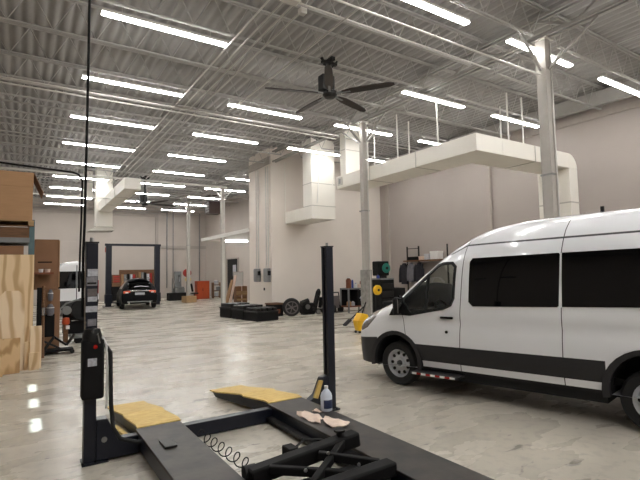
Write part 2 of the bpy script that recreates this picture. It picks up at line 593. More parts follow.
JY = [8.82 + 1.64 * k for k in range(-10, 19)]
j1 = joist(0, -5.6, XC, 6.83, 7.6)
j2 = joist(0, XC, XR, 6.83, 7.6)
j3 = joist(0, XC, XREC, 6.83, 7.6)
o1 = o2 = o3 = None
for y in JY:
    if o1 is None:
        o1 = j1.build('ceiling_joist', 'joist')
        a = o1
    else:
        a = o1.copy()
        C.objects.link(a)
    a.location = (0, y, 0)
    struct(a, 'open web steel roof joist left of the column row', 'joist', 'roof joists over the main bay')
    if YBLK - 0.2 < y < YBLK2 + 0.2:
        continue
    if y > YBLK2:
        if o3 is None:
            o3 = b = j3.build('ceiling_joist', 'joist')
        else:
            b = o3.copy()
            C.objects.link(b)
        b.location = (0, y, 0)
        struct(b, 'open web steel roof joist over the far recess', 'joist', 'roof joists over the far recess')
        continue
    if o2 is None:
        o2 = j2.build('ceiling_joist', 'joist')
        b = o2
    else:
        b = o2.copy()
        C.objects.link(b)
    b.location = (0, y, 0)
    struct(b, 'open web steel roof joist right of the column row', 'joist', 'roof joists over the van bay')
for xb, z, lab in ((-2.6, 7.5, 'outer'), (2.62, 7.5, 'middle'), (6.2, 7.5, 'inner'), (12.6, 7.5, 'van side')):
    y1 = YBLK if xb > XC else YR
    struct(MB().bar((xb, YB, z), (xb, y1, z), 0.025, 0.025).build('ceiling_beam', 'joist'), 'thin %s bridging angle running across the roof joists' % lab, 'beam')
struct(MB().mm(15.2, 15.36, YB, YBLK, 6.95, 7.4).build('ceiling_beam', 'girder'), 'edge beam under the roof along the right wall', 'beam')

# ------------------------------------------------------------------ strip lights
lp = MB().mm(0, 2.44, -0.06, 0.06, -0.03, 0.0)
hp = MB().mm(0.0, 2.44, -0.065, 0.065, 0.001, 0.05)
hg = MB()
for q in (0.35, 2.09):
    hg.tube((q, 0, 0.055), (q, 0, 0.2), 0.006, 5)
ORD = ['first', 'second', 'third', 'fourth', 'fifth', 'sixth', 'seventh', 'eighth', 'ninth', 'tenth', 'eleventh']
light0 = None
rows = {0: [0, 1, 2, 3, 4, 5, 6, 7, 8], 1: [-1, 1, 2, 3, 4, 5, 6, 7, 8], 2: [-1, 0, 1, 2, 4, 5, 6, 7, 8], 3: [-1, 0, 1, 2]}
X0 = {0: 1.15, 1: 4.94, 2: 8.72, 3: 12.6}
COLN = {0: 'leftmost row', 1: 'second row from the left', 2: 'row over the columns', 3: 'row beside the right wall'}


def put_light(x, y, label, group):
    global light0
    if light0 is None:
        light0 = thing('ceiling_light', label, 'light', (x, y, 6.775), 0, group)
        lp.build('lens', 'lamp', light0)
        hp.build('housing', 'fixture', light0)
        hg.build('hanger', 'conduit', light0)
    else:
        dup(light0, (x, y, 6.775), 0, label)['group'] = group


for c in rows:
    for i, k in enumerate(rows[c]):
        x = X0[c]
        if c == 1 and k >= 4:
            x = 5.1
        put_light(x, 9.115 + 3.28 * k, 'white strip light, %s from the front in the %s' % (ORD[i], COLN[c]), 'strip lights on the ceiling')
    for i, k in enumerate([r for r in range(-5, 0) if r not in rows[c]]):
        put_light(X0[c], 9.115 + 3.28 * k, 'strip light overhead behind the viewpoint, %s in the %s' % (ORD[i], COLN[c]), 'strip lights behind the viewpoint')
for i, k in enumerate((-4, -1, 2, 5, 8)):
    put_light(-3.6, 9.115 + 3.28 * k, 'strip light over the rack aisle outside the view, %s from the back' % ORD[i], 'strip lights over the rack aisle')

# ------------------------------------------------------------------ air ducts
t = thing('air_duct', 'white flat air duct running along the columns and down behind the white van', 'duct', (9.9, 7.7, 0))
b = MB()
b.mm(0, 1.1, 0, 6.4, 4.95, 5.42)
b.build('duct_run', 'duct', t, bevel=0.012)
b = MB()
b.mm(1.1, 4.4, 0, 1.06, 4.951, 5.421)
ro = 0.47
arc = [(4.4 + ro * math.sin(a), 4.951 + ro * math.cos(a)) for a in [math.pi / 2 * i / 8 for i in range(9)]]
b.prism([(4.4, 4.951)] + arc, 'xz', 0, 1.06)
b.build('duct_crossing', 'duct', t, bevel=0.008)
MB().mm(4.4, 4.87, 0.0, 1.06, 0.4, 4.951).build('duct_drop', 'duct', t, bevel=0.012)
for q in ((-0.012, 1.112, 2.2, 2.23, 4.938, 5.432), (-0.012, 1.112, 4.4, 4.43, 4.938, 5.432), (2.6, 2.63, -0.012, 1.072, 4.938, 5.432), (4.388, 4.882, -0.012, 1.072, 3.86, 3.9)):
    MB().mm(*q).build('duct_flange', 'duct_seam', t)
for (hx, hy) in ((0.1, 5.9), (0.1, 4.6), (0.1, 3.1), (0.1, 1.4), (0.9, 5.2), (0.9, 3.4), (1.6, 0.15), (2.3, 0.15), (3.2, 0.15), (2.4, 0.95)):
    MB().tube((hx, hy, 5.4), (hx, hy, 6.85), 0.022, 6).build('hanger_rod', 'fixture', t)
MB().mm(-0.03, 0.0, 6.0, 6.28, 5.06, 5.36).build('damper_box', 'duct_seam', t, bevel=0.01)
MB().mm(-0.035, -0.03, 6.08, 6.2, 5.12, 5.3).build('damper_opening', 'elec_box', t)

t = thing('air_duct', 'tall white air duct box hanging in front of the projecting wall block', 'duct', (10.15, 16.28, 0))
MB().mm(0, 1.2, 0, 0.7, 4.65, 7.55).build('riser', 'duct', t, bevel=0.012)
MB().mm(0, 1.2, 0, 2.34, 4.1, 4.65).build('plenum', 'duct', t, bevel=0.012)
for zz in (5.6, 4.64):
    MB().mm(-0.012, 1.212, -0.012, 0.712, zz, zz + 0.03).build('duct_flange', 'duct_seam', t)
MB().tube((0.25, -0.03, 4.75), (0.42, -0.03, 6.7), 0.02, 6).build('hanger_rod', 'fixture', t)
MB().tube((1.05, -0.03, 5.6), (1.05, -0.03, 6.7), 0.02, 6).build('hanger_rod', 'fixture', t)
MB().tube((0.0, 2.32, 4.5), (0.0, 2.32, 7.0), 0.03, 6).build('corner_rail', 'duct', t)
t = thing('air_duct', 'short white duct riser above the end of the flat duct', 'duct', (10.1, 13.78, 5.425))
MB().mm(0, 0.8, 0, 0.32, 0, 2.1).build('riser', 'duct', t, bevel=0.012)
MB().mm(-0.01, 0.81, -0.01, 0.33, 1.0, 1.03).build('duct_flange', 'duct_seam', t)

t = thing('air_duct', 'white square drop duct with a long grey branch toward the far fan', 'duct', (3.13, 25.95, 0))
MB().mm(0, 0.78, 0, 0.75, 4.42, 7.6).build('riser', 'duct', t, bevel=0.012)
MB().mm(0.1, 0.7, -7.2, 0, 5.2, 5.64).build('branch', 'duct', t, bevel=0.012)
for q in ((-0.012, 0.792, -0.012, 0.762, 5.9, 5.94), (0.088, 0.712, -5.0, -4.97, 5.188, 5.652), (0.088, 0.712, -2.6, -2.57, 5.188, 5.652)):
    MB().mm(*q).build('duct_flange', 'duct_seam', t)
MB().add([(0.05, 0.05, 4.42), (0.73, 0.05, 4.42), (0.73, 0.7, 4.42), (0.05, 0.7, 4.42), (-0.35, -0.1, 4.18), (0.85, -0.1, 4.22), (0.85, 0.95, 4.2), (-0.35, 0.95, 4.16)],
         [(0, 1, 5, 4), (1, 2, 6, 5), (2, 3, 7, 6), (3, 0, 4, 7)]).build('outlet_hood', 'duct_seam', t)
t = thing('air_duct', 'narrow white drop duct hanging left of the square drop duct', 'duct', (2.72, 27.6, 0))
MB().mm(0, 0.42, 0, 0.5, 6.5, 7.6).build('riser', 'duct', t, bevel=0.01)
MB().add([(0, 0, 6.5), (0.42, 0, 6.5), (0.42, 0.5, 6.5), (0, 0.5, 6.5), (-0.3, -0.05, 6.2), (0.5, -0.05, 6.2), (0.5, 0.55, 6.2), (-0.3, 0.55, 6.2)],
         [(0, 1, 5, 4), (1, 2, 6, 5), (2, 3, 7, 6), (3, 0, 4, 7)]).build('outlet_hood', 'duct', t)


# ------------------------------------------------------------------ ceiling pipes and conduits
def pipe(name, pts, r, m, label, cat='pipe', group=None):
    b = MB()
    b.path(pts, r, 8)
    return tag(b.build(name, m, origin=pts[0]), label, cat, group)


for i, (x, y0, lab) in enumerate(((3.6, 6.9, 'outermost'), (3.84, 7.0, 'second'), (4.04, 6.8, 'third'), (4.28, 7.05, 'innermost'))):
    pipe('conduit', [(x, y0, 6.72), (x, 20, 6.72), (x, 33, 6.72)], 0.018, 'conduit', '%s of four parallel conduits running away under the roof' % lab, 'conduit', 'four parallel ceiling conduits')
t = thing('junction_box', 'white ceiling junction box where the parallel conduits begin', 'junction box', (3.9, 6.85, 6.72))
MB().box((0, 0, 0), (0.34, 0.18, 0.12)).build('box_body', 'fixture', t, bevel=0.01)
MB().box((0, 0, -0.065), (0.3, 0.14, 0.01)).build('cover_plate', 'conduit', t)
t = thing('junction_box', 'small junction box at the end of the innermost conduit', 'junction box', (4.3, 7.1, 6.72))
MB().box((0, 0, 0), (0.13, 0.13, 0.1)).build('box_body', 'fixture', t, bevel=0.01)
MB().box((0, 0, -0.055), (0.1, 0.1, 0.01)).build('cover_plate', 'conduit', t)
pipe('ceiling_pipe', [(5.14, 3.0, 6.72), (5.14, 14, 6.72), (5.14, 30, 6.72)], 0.022, 'conduit', 'single bright conduit crossing the roof left of the near fan')
for y, z, r, lab in ((13.2, 6.7, 0.026, 'light sprinkler pipe crossing the roof in front of the second lamp'), (13.35, 6.62, 0.022, 'thin conduit beside the sprinkler pipe')):
    pipe('ceiling_pipe', [(-7, y, z), (2, y, z), (9.4, y, z)], r, 'conduit', lab)
for y, lab in ((6.9, 'light pipe crossing above the near ceiling fan to the girder'), (5.62, 'light pipe running level to the top of the column behind the van')):
    z = 6.72 if y > 6 else 6.08
    pipe('ceiling_pipe', [(3.0, y, z), (7, y, z), (9.5, y, z)], 0.018, 'conduit', lab)
pipe('ceiling_pipe', [(-7, 23.9, 6.6), (0, 23.9, 6.6), (9.4, 23.9, 6.6)], 0.05, 'conduit', 'light sprinkler pipe crossing in front of the white drop ducts')
pipe('ceiling_pipe', [(-2, 20.5, 5.05), (1.6, 20.5, 5.05), (3.0, 20.5, 5.05)], 0.03, 'fixture', 'low white pipe near the far left lamps')
pipe('air_line', [(-7, 9.0, 4.22), (-0.3, 9.0, 3.735), (0.7, 9.0, 3.68), (0.8, 9.0, 3.65), (0.86, 9.0, 3.55), (0.855, 9.0, 3.0), (0.84, 9.0, 2.2), (0.835, 9.0, 1.6)], 0.018, 'matte_black', 'thick black overhead line bending down beside the lift post', 'cable')
pipe('power_cable', [(0.555, 5.34, 7.0), (0.552, 5.33, 5.0), (0.545, 5.325, 3.6), (0.535, 5.32, 2.4), (0.525, 5.3, 2.1), (0.525, 5.3, 1.45)], 0.014, 'matte_black', 'straight black power cable dropping from the roof to the lift post', 'cable')
pipe('wall_pipe', [(15.83, 11.75, 3.0), (15.83, 11.75, 5.0), (15.83, 11.75, 7.0)], 0.05, 'wall_trim', 'vertical grey pipe on the wall behind the van')
for x, z1, r, lab in ((9.9, 7.0, 0.05, 'left vertical pipe on the far wall'), (10.4, 7.0, 0.04, 'second vertical pipe on the far wall'), (11.75, 4.9, 0.06, 'shorter vertical pipe on the far wall near the machine'), (12.6, 7.0, 0.05, 'vertical pipe on the far wall near the corner')):
    pipe('wall_pipe', [(x, YR - 0.15, 0.8), (x, YR - 0.15, z1)], r, 'steel', lab)

# ------------------------------------------------------------------ ceiling fans


def fan(loc, label, rad, rot, top):
    t = thing('ceiling_fan', label, 'fan', loc)
    b = MB()
    b.lathe([(0.0, -0.1), (0.12, -0.09), (0.17, -0.03), (0.17, 0.04), (0.1, 0.08), (0.0, 0.08)], 20)
    b.build('hub', 'black_metal', t)
    b = MB()
    b.lathe([(0.0, 0.08), (0.11, 0.08), (0.12, 0.12), (0.12, 0.4), (0.09, 0.44), (0.0, 0.54)], 18)
    b.mm(-0.25, -0.13, -0.1, 0.1, 0.05, 0.4)
    b.build('motor', 'black_metal', t)
    b = MB()
    b.tube((0, 0, 0.5), (0, 0, top - 0.05), 0.05, 10)
    b.build('drop_rod', 'black_metal', t)
    b = MB()
    b.mm(-0.2, 0.2, -0.05, 0.05, top - 0.12, top - 0.06).mm(-0.05, 0.05, -0.18, 0.18, top - 0.08, top)
    for sx in (-1, 1):
        b.bar((sx * 0.05, 0, top - 0.2), (sx * 0.22, 0, top), 0.05, 0.04)
    b.build('roof_bracket', 'black_metal', t)
    for i in range(5):
        a = rot + i * 2 * math.pi / 5
        R = Matrix.Rotation(a, 3, 'Z') @ Matrix.Rotation(math.radians(-12), 3, 'X')
        b = MB()
        pl = [(0.3, -0.05), (0.55, -0.1), (1.0, -0.1), (rad - 0.12, -0.08), (rad, -0.03), (rad, 0.03), (rad - 0.1, 0.07), (1.0, 0.09), (0.55, 0.09), (0.3, 0.05)]
        nn = len(pl)
        vs = [(u, v, -0.012) for u, v in pl] + [(u, v, 0.012) for u, v in pl]
        vs = [R @ Vector(p) for p in vs]
        b.add(vs, [tuple(range(nn - 1, -1, -1)), tuple(range(nn, 2 * nn))] + [(k, (k + 1) % nn, nn + (k + 1) % nn, nn + k) for k in range(nn)])
        o = b.build('blade', 'fan_brown', t)
        b = MB()
        b.bar(R @ Vector((0.12, 0, 0)), R @ Vector((0.5, 0, 0.0)), 0.06, 0.035)
        b.build('blade_arm', 'grey_machine', o)
    return t


fan((5.95, 8.66, 6.0), 'large dark brown five blade ceiling fan, nearer one', 1.52, math.radians(235), 0.83)
fan((5.1, 24.0, 5.45), 'small looking dark ceiling fan far away beside the grey duct branch', 1.62, math.radians(10), 1.38)

# ------------------------------------------------------------------ wall equipment
for y, lab in ((20.0, 'left grey electric disconnect box on the projecting wall block'), (18.95, 'right grey electric disconnect box on the projecting wall block')):
    t = thing('electric_box', lab, 'electric box', (XBLK, y, 1.45), 0, 'two grey electric boxes')
    MB().mm(-0.18, 0, -0.2, 0.2, 0, 0.62).build('box_body', 'elec_box', t, bevel=0.02)
    MB().mm(-0.2, -0.18, -0.17, 0.17, 0.04, 0.58).build('door', 'elec_box', t, bevel=0.01)
    MB().mm(-0.16, -0.03, -0.26, -0.2, 0.3, 0.5).build('handle', 'matte_black', t)
    for s in (-0.12, 0.12):
        MB().path([(-0.08, s, 0.6), (-0.06, s * 0.9, 1.0), (-0.05, s * 0.9, 5.3)], 0.025, 6).build('conduit', 'conduit', t)
t = thing('wall_socket', 'tiny dark outlet below the two electric boxes', 'socket', (XBLK, 19.4, 1.12))
MB().mm(-0.04, 0, -0.05, 0.05, -0.06, 0.06).build('plate', 'matte_black', t, bevel=0.008)
MB().mm(-0.045, -0.04, -0.02, 0.02, -0.03, 0.03).build('insert', 'grey_machine', t)
t = thing('unit_heater', 'dark brown unit heater hung under the roof near the far column', 'heater', (11.0, 30.6, 6.05))
MB().mm(-0.25, 0.6, 0, 0.8, 0, 1.3).build('casing', 'brown_heater', t, bevel=0.02)
b = MB()
for k in range(6):
    b.mm(-0.29, -0.25, 0.06, 0.74, 0.1 + k * 0.19, 0.22 + k * 0.19)
b.build('louvre_grille', 'elec_box', t)
for sx, sy in ((-0.15, 0.1), (0.5, 0.1), (-0.15, 0.7), (0.5, 0.7)):
    MB().tube((sx, sy, 1.28), (sx, sy, 1.55), 0.012, 5).build('hanger_rod', 'steel', t)
t = thing('canopy', 'white flat canopy roof sticking out past the projecting wall block', 'canopy', (9.4, 21.06, 0))
MB().mm(0, 3.75, 0, 7.2, 3.95, 4.05).build('roof_panel', 'fixture', t)
MB().mm(-0.02, 0.0, 0, 7.2, 3.9, 4.1).build('edge_fascia', 'fixture', t)
MB().tube((0.08, 3.55, 0.0), (0.08, 3.55, 3.95), 0.1, 8).build('post', 'fixture', t)
t = thing('ceiling_light', 'short strip light under the white canopy', 'light', (10.6, 27.4, 3.92))
MB().mm(0, 1.5, -0.1, 0.1, -0.05, 0).build('lens', 'lamp', t)
MB().mm(-0.02, 1.52, -0.11, 0.11, 0.0, 0.03).build('housing', 'fixture', t)
t = thing('door_2', 'dark open doorway in the recessed wall behind the white post', 'door', (XREC, 32.4, 0))
t['kind'] = 'structure'
MB().mm(-0.05, -0.01, -1.0, 1.0, 0, 2.95).build('dark_panel', 'dark_gap', t)
b = MB()
b.mm(-0.08, -0.01, -1.08, -1.0, 0, 3.03).mm(-0.08, -0.01, 1.0, 1.08, 0, 3.03).mm(-0.08, -0.01, -1.0, 1.0, 2.95, 3.03)
b.build('frame', 'wall_trim', t)
tag(MB().mm(-0.012, 0, -0.3, 0.3, -0.4, 0.4).build('wall_notice', 'label_white', origin=(0, 0, 0)), 'pale paper sheet on the dark doorway', 'notice').location = (XREC - 0.06, 32.0, 2.1)

# ------------------------------------------------------------------ vehicles
def loft(stations, levels):
    """stations: list of (x, half width, z top, z bottom); levels(u, x, w, zt, zb) -> (y, z), u in 0..1"""
    bm = bmesh.new()
    N = 30
    us = [i / (N - 1) for i in range(N)]
    rings = []
    for st in stations:
        ring = [levels(u, *st) for u in us]
        pts = [(st[0], -y, z) for y, z in ring] + [(st[0], y, z) for y, z in reversed(ring[:-1])]
        rings.append([bm.verts.new(p) for p in pts])
    n = len(rings[0])
    for a, b in zip(rings, rings[1:]):
        for i in range(n - 1):
            bm.faces.new((a[i], a[i + 1], b[i + 1], b[i]))
        bm.faces.new((a[n - 1], a[0], b[0], b[n - 1]))
    bm.faces.new(rings[0])
    bm.faces.new(rings[-1])
    bmesh.ops.remove_doubles(bm, verts=bm.verts, dist=1e-4)
    bmesh.ops.recalc_face_normals(bm, faces=bm.faces)
    return bm


def cut(bm, poly, axes=(0, 2), side=None):
    """split faces along a convex polygon in two axes, return the faces inside it"""
    i, j = axes
    area = sum(poly[k][0] * poly[(k + 1) % len(poly)][1] - poly[(k + 1) % len(poly)][0] * poly[k][1] for k in range(len(poly)))
    if area < 0:
        poly = poly[::-1]
    lo = [min(p[k] for p in poly) for k in (0, 1)]
    hi = [max(p[k] for p in poly) for k in (0, 1)]

    def near(f):
        if side and not side(f.calc_center_median()):
            return False
        a = [v.co[i] for v in f.verts]
        b = [v.co[j] for v in f.verts]
        return max(a) >= lo[0] - 1e-4 and min(a) <= hi[0] + 1e-4 and max(b) >= lo[1] - 1e-4 and min(b) <= hi[1] + 1e-4
    n = len(poly)
    for k in range(n):
        p, q = poly[k], poly[(k + 1) % n]
        nrm = [0, 0, 0]
        nrm[i], nrm[j] = q[1] - p[1], -(q[0] - p[0])
        co = [0, 0, 0]
        co[i], co[j] = p
        fs = [f for f in bm.faces if near(f)]
        geom = list({v for f in fs for v in f.verts}) + list({e for f in fs for e in f.edges}) + fs
        bmesh.ops.bisect_plane(bm, geom=geom, plane_co=co, plane_no=nrm, dist=1e-5)

    def inside(f):
        c = f.calc_center_median()
        if side and not side(c):
            return False
        for k in range(n):
            p, q = poly[k], poly[(k + 1) % n]
            if (q[0] - p[0]) * (c[j] - p[1]) - (q[1] - p[1]) * (c[i] - p[0]) < -1e-6:
                return False
        return True
    return [f for f in bm.faces if inside(f)]


def take(bm, faces, push=0.0):
    """move faces out of bm into a new bmesh (None when empty)"""
    if not faces:
        return None
    nb = bmesh.new()
    mp = {}
    for f in faces:
        vs = []
        for v in f.verts:
            if v not in mp:
                mp[v] = nb.verts.new(v.co + v.normal * push)
            vs.append(mp[v])
        nb.faces.new(vs)
    bmesh.ops.delete(bm, geom=faces, context='FACES')
    return nb


def thick(nb, t):
    bmesh.ops.recalc_face_normals(nb, faces=nb.faces)
    bmesh.ops.solidify(nb, geom=nb.faces[:], thickness=t)
    return nb


def interp(tab, v):
    for (a, fa), (b, fb) in zip(tab, tab[1:]):
        if a <= v <= b:
            return fa + (fb - fa) * (v - a) / (b - a)
    return tab[0][1] if v < tab[0][0] else tab[-1][1]


SIDE = [(0.0, 0.93), (0.33, 0.95), (0.5, 0.985), (0.62, 0.998), (0.76, 1.0), (0.9, 0.995), (1.0, 0.984), (1.05, 0.972), (1.1, 0.984), (1.2, 0.99), (1.3, 0.978), (1.65, 0.935), (2.0, 0.89), (2.15, 0.865), (2.22, 0.85), (2.6, 0.79)]


def van_sec(u, x, w, zt, zb):
    s = u ** 0.9
    z = zb + (zt - zb) * s
    k = max(0.0, 1 - s ** 11) ** 0.45
    return (w * interp(SIDE, z) * k if u < 1 else 0.0, z)


def circle(cx, cz, r, n=18):
    return [(cx + r * math.cos(2 * math.pi * i / n), cz + r * math.sin(2 * math.pi * i / n)) for i in range(n)]


def wheel(parent, x, y, r, w, out, hub_style='van'):
    """out = +1/-1: which way the outer face looks"""
    R = Matrix.Rotation(-out * math.pi / 2, 3, 'X')
    b = MB()
    b.lathe([(r * 0.64, -w / 2), (r * 0.9, -w / 2), (r * 0.98, -w * 0.38), (r, -w * 0.2), (r, w * 0.2), (r * 0.98, w * 0.38), (r * 0.9, w / 2), (r * 0.64, w / 2), (r * 0.62, 0)], 36, R, (x, y, r))
    tyre = b.build('wheel', 'rubber', parent)
    b = MB()
    if hub_style == 'van':
        b.lathe([(0, w * 0.2), (r * 0.14, w * 0.26), (r * 0.2, w * 0.26), (r * 0.24, w * 0.12), (r * 0.46, w * 0.22), (r * 0.53, w * 0.1), (r * 0.58, w * 0.3), (r * 0.65, w * 0.42), (r * 0.66, w * 0.3), (r * 0.6, -w * 0.3), (0, -w * 0.3)], 32, R, (x, y, r))
        b.build('rim', 'rim', tyre)
        for i in range(9):
            b = MB()
            a = 2 * math.pi * i / 9
            c = R @ Vector((r * 0.44 * math.cos(a), r * 0.44 * math.sin(a), w * 0.2))
            b.lathe([(0, -0.02), (r * 0.075, -0.02), (r * 0.075, 0.012), (0, 0.012)], 10, R, (x + c.x, y + c.y, r + c.z))
            b.build('rim_hole', 'dark_gap', tyre)
        b = MB()
        b.lathe([(0, 0), (r * 0.13, 0), (r * 0.12, 0.03), (0, 0.035)], 14, R, (x + (R @ Vector((0, 0, w * 0.25))).x, y + (R @ Vector((0, 0, w * 0.25))).y, r))
        b.build('hub_cap', 'seam', tyre)
    else:
        b.lathe([(0, w * 0.3), (r * 0.15, w * 0.32), (r * 0.6, w * 0.3), (r * 0.65, w * 0.42), (r * 0.6, -w * 0.3), (0, -w * 0.3)], 24, R, (x, y, r))
        b.build('rim', 'rim', tyre)


def make_van(name, label, loc, rz, full=True):
    t = thing(name, label, 'van', loc, rz)
    st = [(0.99, 0.55, 0.66, 0.36), (0.97, 0.70, 0.84, 0.32), (0.92, 0.80, 0.99, 0.3), (0.82, 0.90, 1.1, 0.3), (0.66, 0.965, 1.2, 0.3), (0.45, 1.0, 1.28, 0.3), (0.28, 1.015, 1.35, 0.3),
          (0.14, 1.02, 1.43, 0.32), (0.0, 1.02, 1.52, 0.33), (-0.15, 1.02, 1.66, 0.33), (-0.35, 1.02, 1.83, 0.33), (-0.55, 1.02, 1.985, 0.33), (-0.75, 1.02, 2.135, 0.33), (-0.95, 1.02, 2.27, 0.33), (-1.15, 1.02, 2.375, 0.33),
          (-1.35, 1.02, 2.455, 0.33), (-1.6, 1.02, 2.52, 0.33), (-1.9, 1.02, 2.555, 0.33), (-2.4, 1.02, 2.57, 0.33), (-3.0, 1.02, 2.575, 0.33), (-3.8, 1.01, 2.57, 0.33), (-4.35, 0.99, 2.55, 0.34), (-4.47, 0.975, 2.52, 0.36), (-4.5, 0.96, 2.45, 0.4)]
    bm = loft(st, van_sec)
    outer = lambda c: abs(c.y) > 0.5
    L = lambda c: c.y > 0.35
    Rr = lambda c: c.y < -0.35
    # wheel openings
    for cx in (0.0, -3.45):
        bmesh.ops.delete(bm, geom=cut(bm, circle(cx, 0.40, 0.43), side=outer), context='FACES')
    # windscreen: between the pillars, on the sloping front
    ws = take(bm, [f for f in cut(bm, [(-0.62, -0.12), (-0.62, -1.12), (0.62, -1.12), (0.62, -0.12)], axes=(1, 0), side=lambda c: c.z > 1.2) if f.normal.z > 0.2])
    if ws:
        link_bm('windscreen', ws, 'glass', t)
    # front door windows
    dw = [(-0.13, 1.335), (-0.74, 1.875), (-0.83, 1.915), (-1.0, 1.915), (-1.05, 1.87), (-1.04, 1.42), (-1.0, 1.33), (-0.9, 1.285), (-0.3, 1.175), (-0.1, 1.185), (-0.07, 1.25)]
    for sd in (L, Rr):
        fr = take(bm, cut(bm, [(x * 1.0 + dx, z + dz) for (x, z), (dx, dz) in zip(dw, [(0.05, 0.03), (0.02, 0.05), (0, 0.04), (-0.02, 0.04), (-0.04, 0.02), (-0.04, -0.01), (-0.03, -0.03), (0, -0.04), (0, -0.04), (0.03, -0.04), (0.05, 0)])], side=sd))
        gl = take(fr, cut(fr, dw))
        link_bm('front_window', gl, 'glass', t)
        link_bm('window_seal', thick(fr, -0.012), 'dark_gap', t)
    # tinted rear windows
    wins = [[(-1.345, 1.99), (-2.52, 2.0), (-2.535, 1.985), (-2.52, 1.335), (-2.50, 1.32), (-1.37, 1.305), (-1.305, 1.37), (-1.305, 1.94)],
            [(-2.56, 2.0), (-3.72, 2.0), (-3.74, 1.98), (-3.74, 1.36), (-3.72, 1.34), (-2.56, 1.325)],
            [(-3.79, 2.0), (-4.28, 1.99), (-4.32, 1.95), (-4.32, 1.4), (-4.28, 1.36), (-3.79, 1.34)]]
    for wn in wins:
        for sd in (L, Rr):
            nb = take(bm, cut(bm, wn, side=sd))
            if nb:
                link_bm('rear_side_window', thick(nb, -0.01), 'privacy', t)
    # rear door windows
    for y0, y1 in ((-0.84, -0.03), (0.03, 0.84)):
        nb = take(bm, cut(bm, [(y0, 1.24), (y1, 1.24), (y1, 2.04), (y0, 2.04)], axes=(1, 2), side=lambda c: c.x < -4.4))
        if nb:
            link_bm('rear_door_window', thick(nb, -0.01), 'privacy', t)
    # black lower bodywork
    nb = take(bm, cut(bm, [(0.38, 0.2), (1.1, 0.2), (1.1, 0.66), (0.8, 0.72), (0.38, 0.76)]))
    link_bm('front_bumper', thick(nb, 0.02), 'van_plastic', t)
    for sd in (L, Rr):
        nb = take(bm, cut(bm, [(-0.36, 0.46), (-3.0, 0.46), (-3.0, 0.715), (-0.36, 0.705)], side=sd))
        link_bm('side_cladding', thick(nb, 0.016), 'van_plastic', t)
        nb = take(bm, cut(bm, [(-0.36, 0.2), (-3.0, 0.2), (-3.0, 0.37), (-0.36, 0.37)], side=sd))
        link_bm('sill_skirt', thick(nb, 0.008), 'dark_gap', t)
    nb = take(bm, cut(bm, [(-3.9, 0.3), (-4.6, 0.3), (-4.6, 0.66), (-3.9, 0.7)]))
    link_bm('rear_bumper', thick(nb, 0.02), 'van_plastic', t)
    for cx in (0.0, -3.45):
        for s in (-1, 1):
            b = MB()
            a0 = [math.radians(a) for a in range(-12, 193, 12)]
            inn = [(cx + 0.425 * math.cos(a), 0.40 + 0.425 * math.sin(a)) for a in a0]
            ou = [(cx + 0.5 * math.cos(a), 0.40 + 0.485 * math.sin(a)) for a in a0]
            k = len(a0)
            vs = [(u, s * 0.955, v) for u, v in inn] + [(u, s * 0.955, v) for u, v in ou] + [(u, s * 1.028, v) for u, v in inn] + [(u, s * 1.034, v) for u, v in ou]
            fs = []
            for i in range(k - 1):
                fs += [(i, i + 1, k + i + 1, k + i), (2 * k + i, 2 * k + i + 1, 3 * k + i + 1, 3 * k + i), (i, i + 1, 2 * k + i + 1, 2 * k + i), (k + i, k + i + 1, 3 * k + i + 1, 3 * k + i)]
            fs += [(0, k, 3 * k, 2 * k), (k - 1, 2 * k - 1, 4 * k - 1, 3 * k - 1)]
            b.add(vs, fs)
            b.build('arch_flare', 'van_plastic', t)
            b = MB()
            lin = [(cx + 0.425 * math.cos(math.radians(a)), 0.40 + 0.425 * math.sin(math.radians(a))) for a in range(-15, 196, 15)]
            b2 = [(u, s * 0.45, v) for u, v in lin] + [(u, s * 0.96, v) for u, v in lin]
            k = len(lin)
            b.add(b2, [(i, i + 1, k + i + 1, k + i) for i in range(k - 1)] + [tuple(range(k))])
            b.build('wheel_well', 'dark_gap', t)
            if full or True:
                wheel(t, cx, s * 0.845, 0.352, 0.215, s)
    # headlights
    for sd in (L, Rr):
        nb = take(bm, cut(bm, [(0.38, 1.24), (0.5, 1.22), (0.68, 1.08), (0.84, 0.87), (0.79, 0.83), (0.62, 0.9), (0.46, 1.07)], side=sd))
        if nb:
            link_bm('headlight', thick(nb, 0.008), 'headlamp', t)
    nb = take(bm, cut(bm, [(-0.55, 0.72), (0.55, 0.72), (0.5, 0.95), (-0.5, 0.95)], axes=(1, 2), side=lambda c: c.x > 0.85))
    if nb:
        link_bm('grille', thick(nb, 0.01), 'van_plastic', t)
    # tail lamps
    for s in (-1, 1):
        MB().mm(-4.515, -4.4, s * 0.86, s * 0.955, 0.95, 1.6).build('tail_lamp', 'red_lens', t, bevel=0.02)
    MB().mm(-4.515, -4.49, -0.02, 0.02, 0.7, 2.35).build('door_gap', 'seam', t)
    # panel gaps
    gaps = [[(-1.135, 0.36), (-1.147, 0.36), (-1.215, 2.36), (-1.203, 2.36)], [(-2.535, 0.36), (-2.547, 0.36), (-2.555, 1.32), (-2.543, 1.32)], [(-2.543, 2.0), (-2.555, 2.0), (-2.595, 2.45), (-2.583, 2.45)],
            [(-0.21, 0.8), (-0.22, 0.8), (-0.15, 1.16), (-0.14, 1.16)], [(-1.2, 2.18), (-1.2, 2.205), (-4.4, 2.215), (-4.4, 2.19)], [(-0.92, 2.06), (-0.92, 2.08), (-1.2, 2.205), (-1.2, 2.18)]]
    for gp in gaps:
        for sd in (L, Rr):
            nb = take(bm, cut(bm, gp, side=sd))
            if nb:
                link_bm('panel_gap', nb, 'seam', t)
    link_bm('body', bm, 'van_paint', t, ang=30)
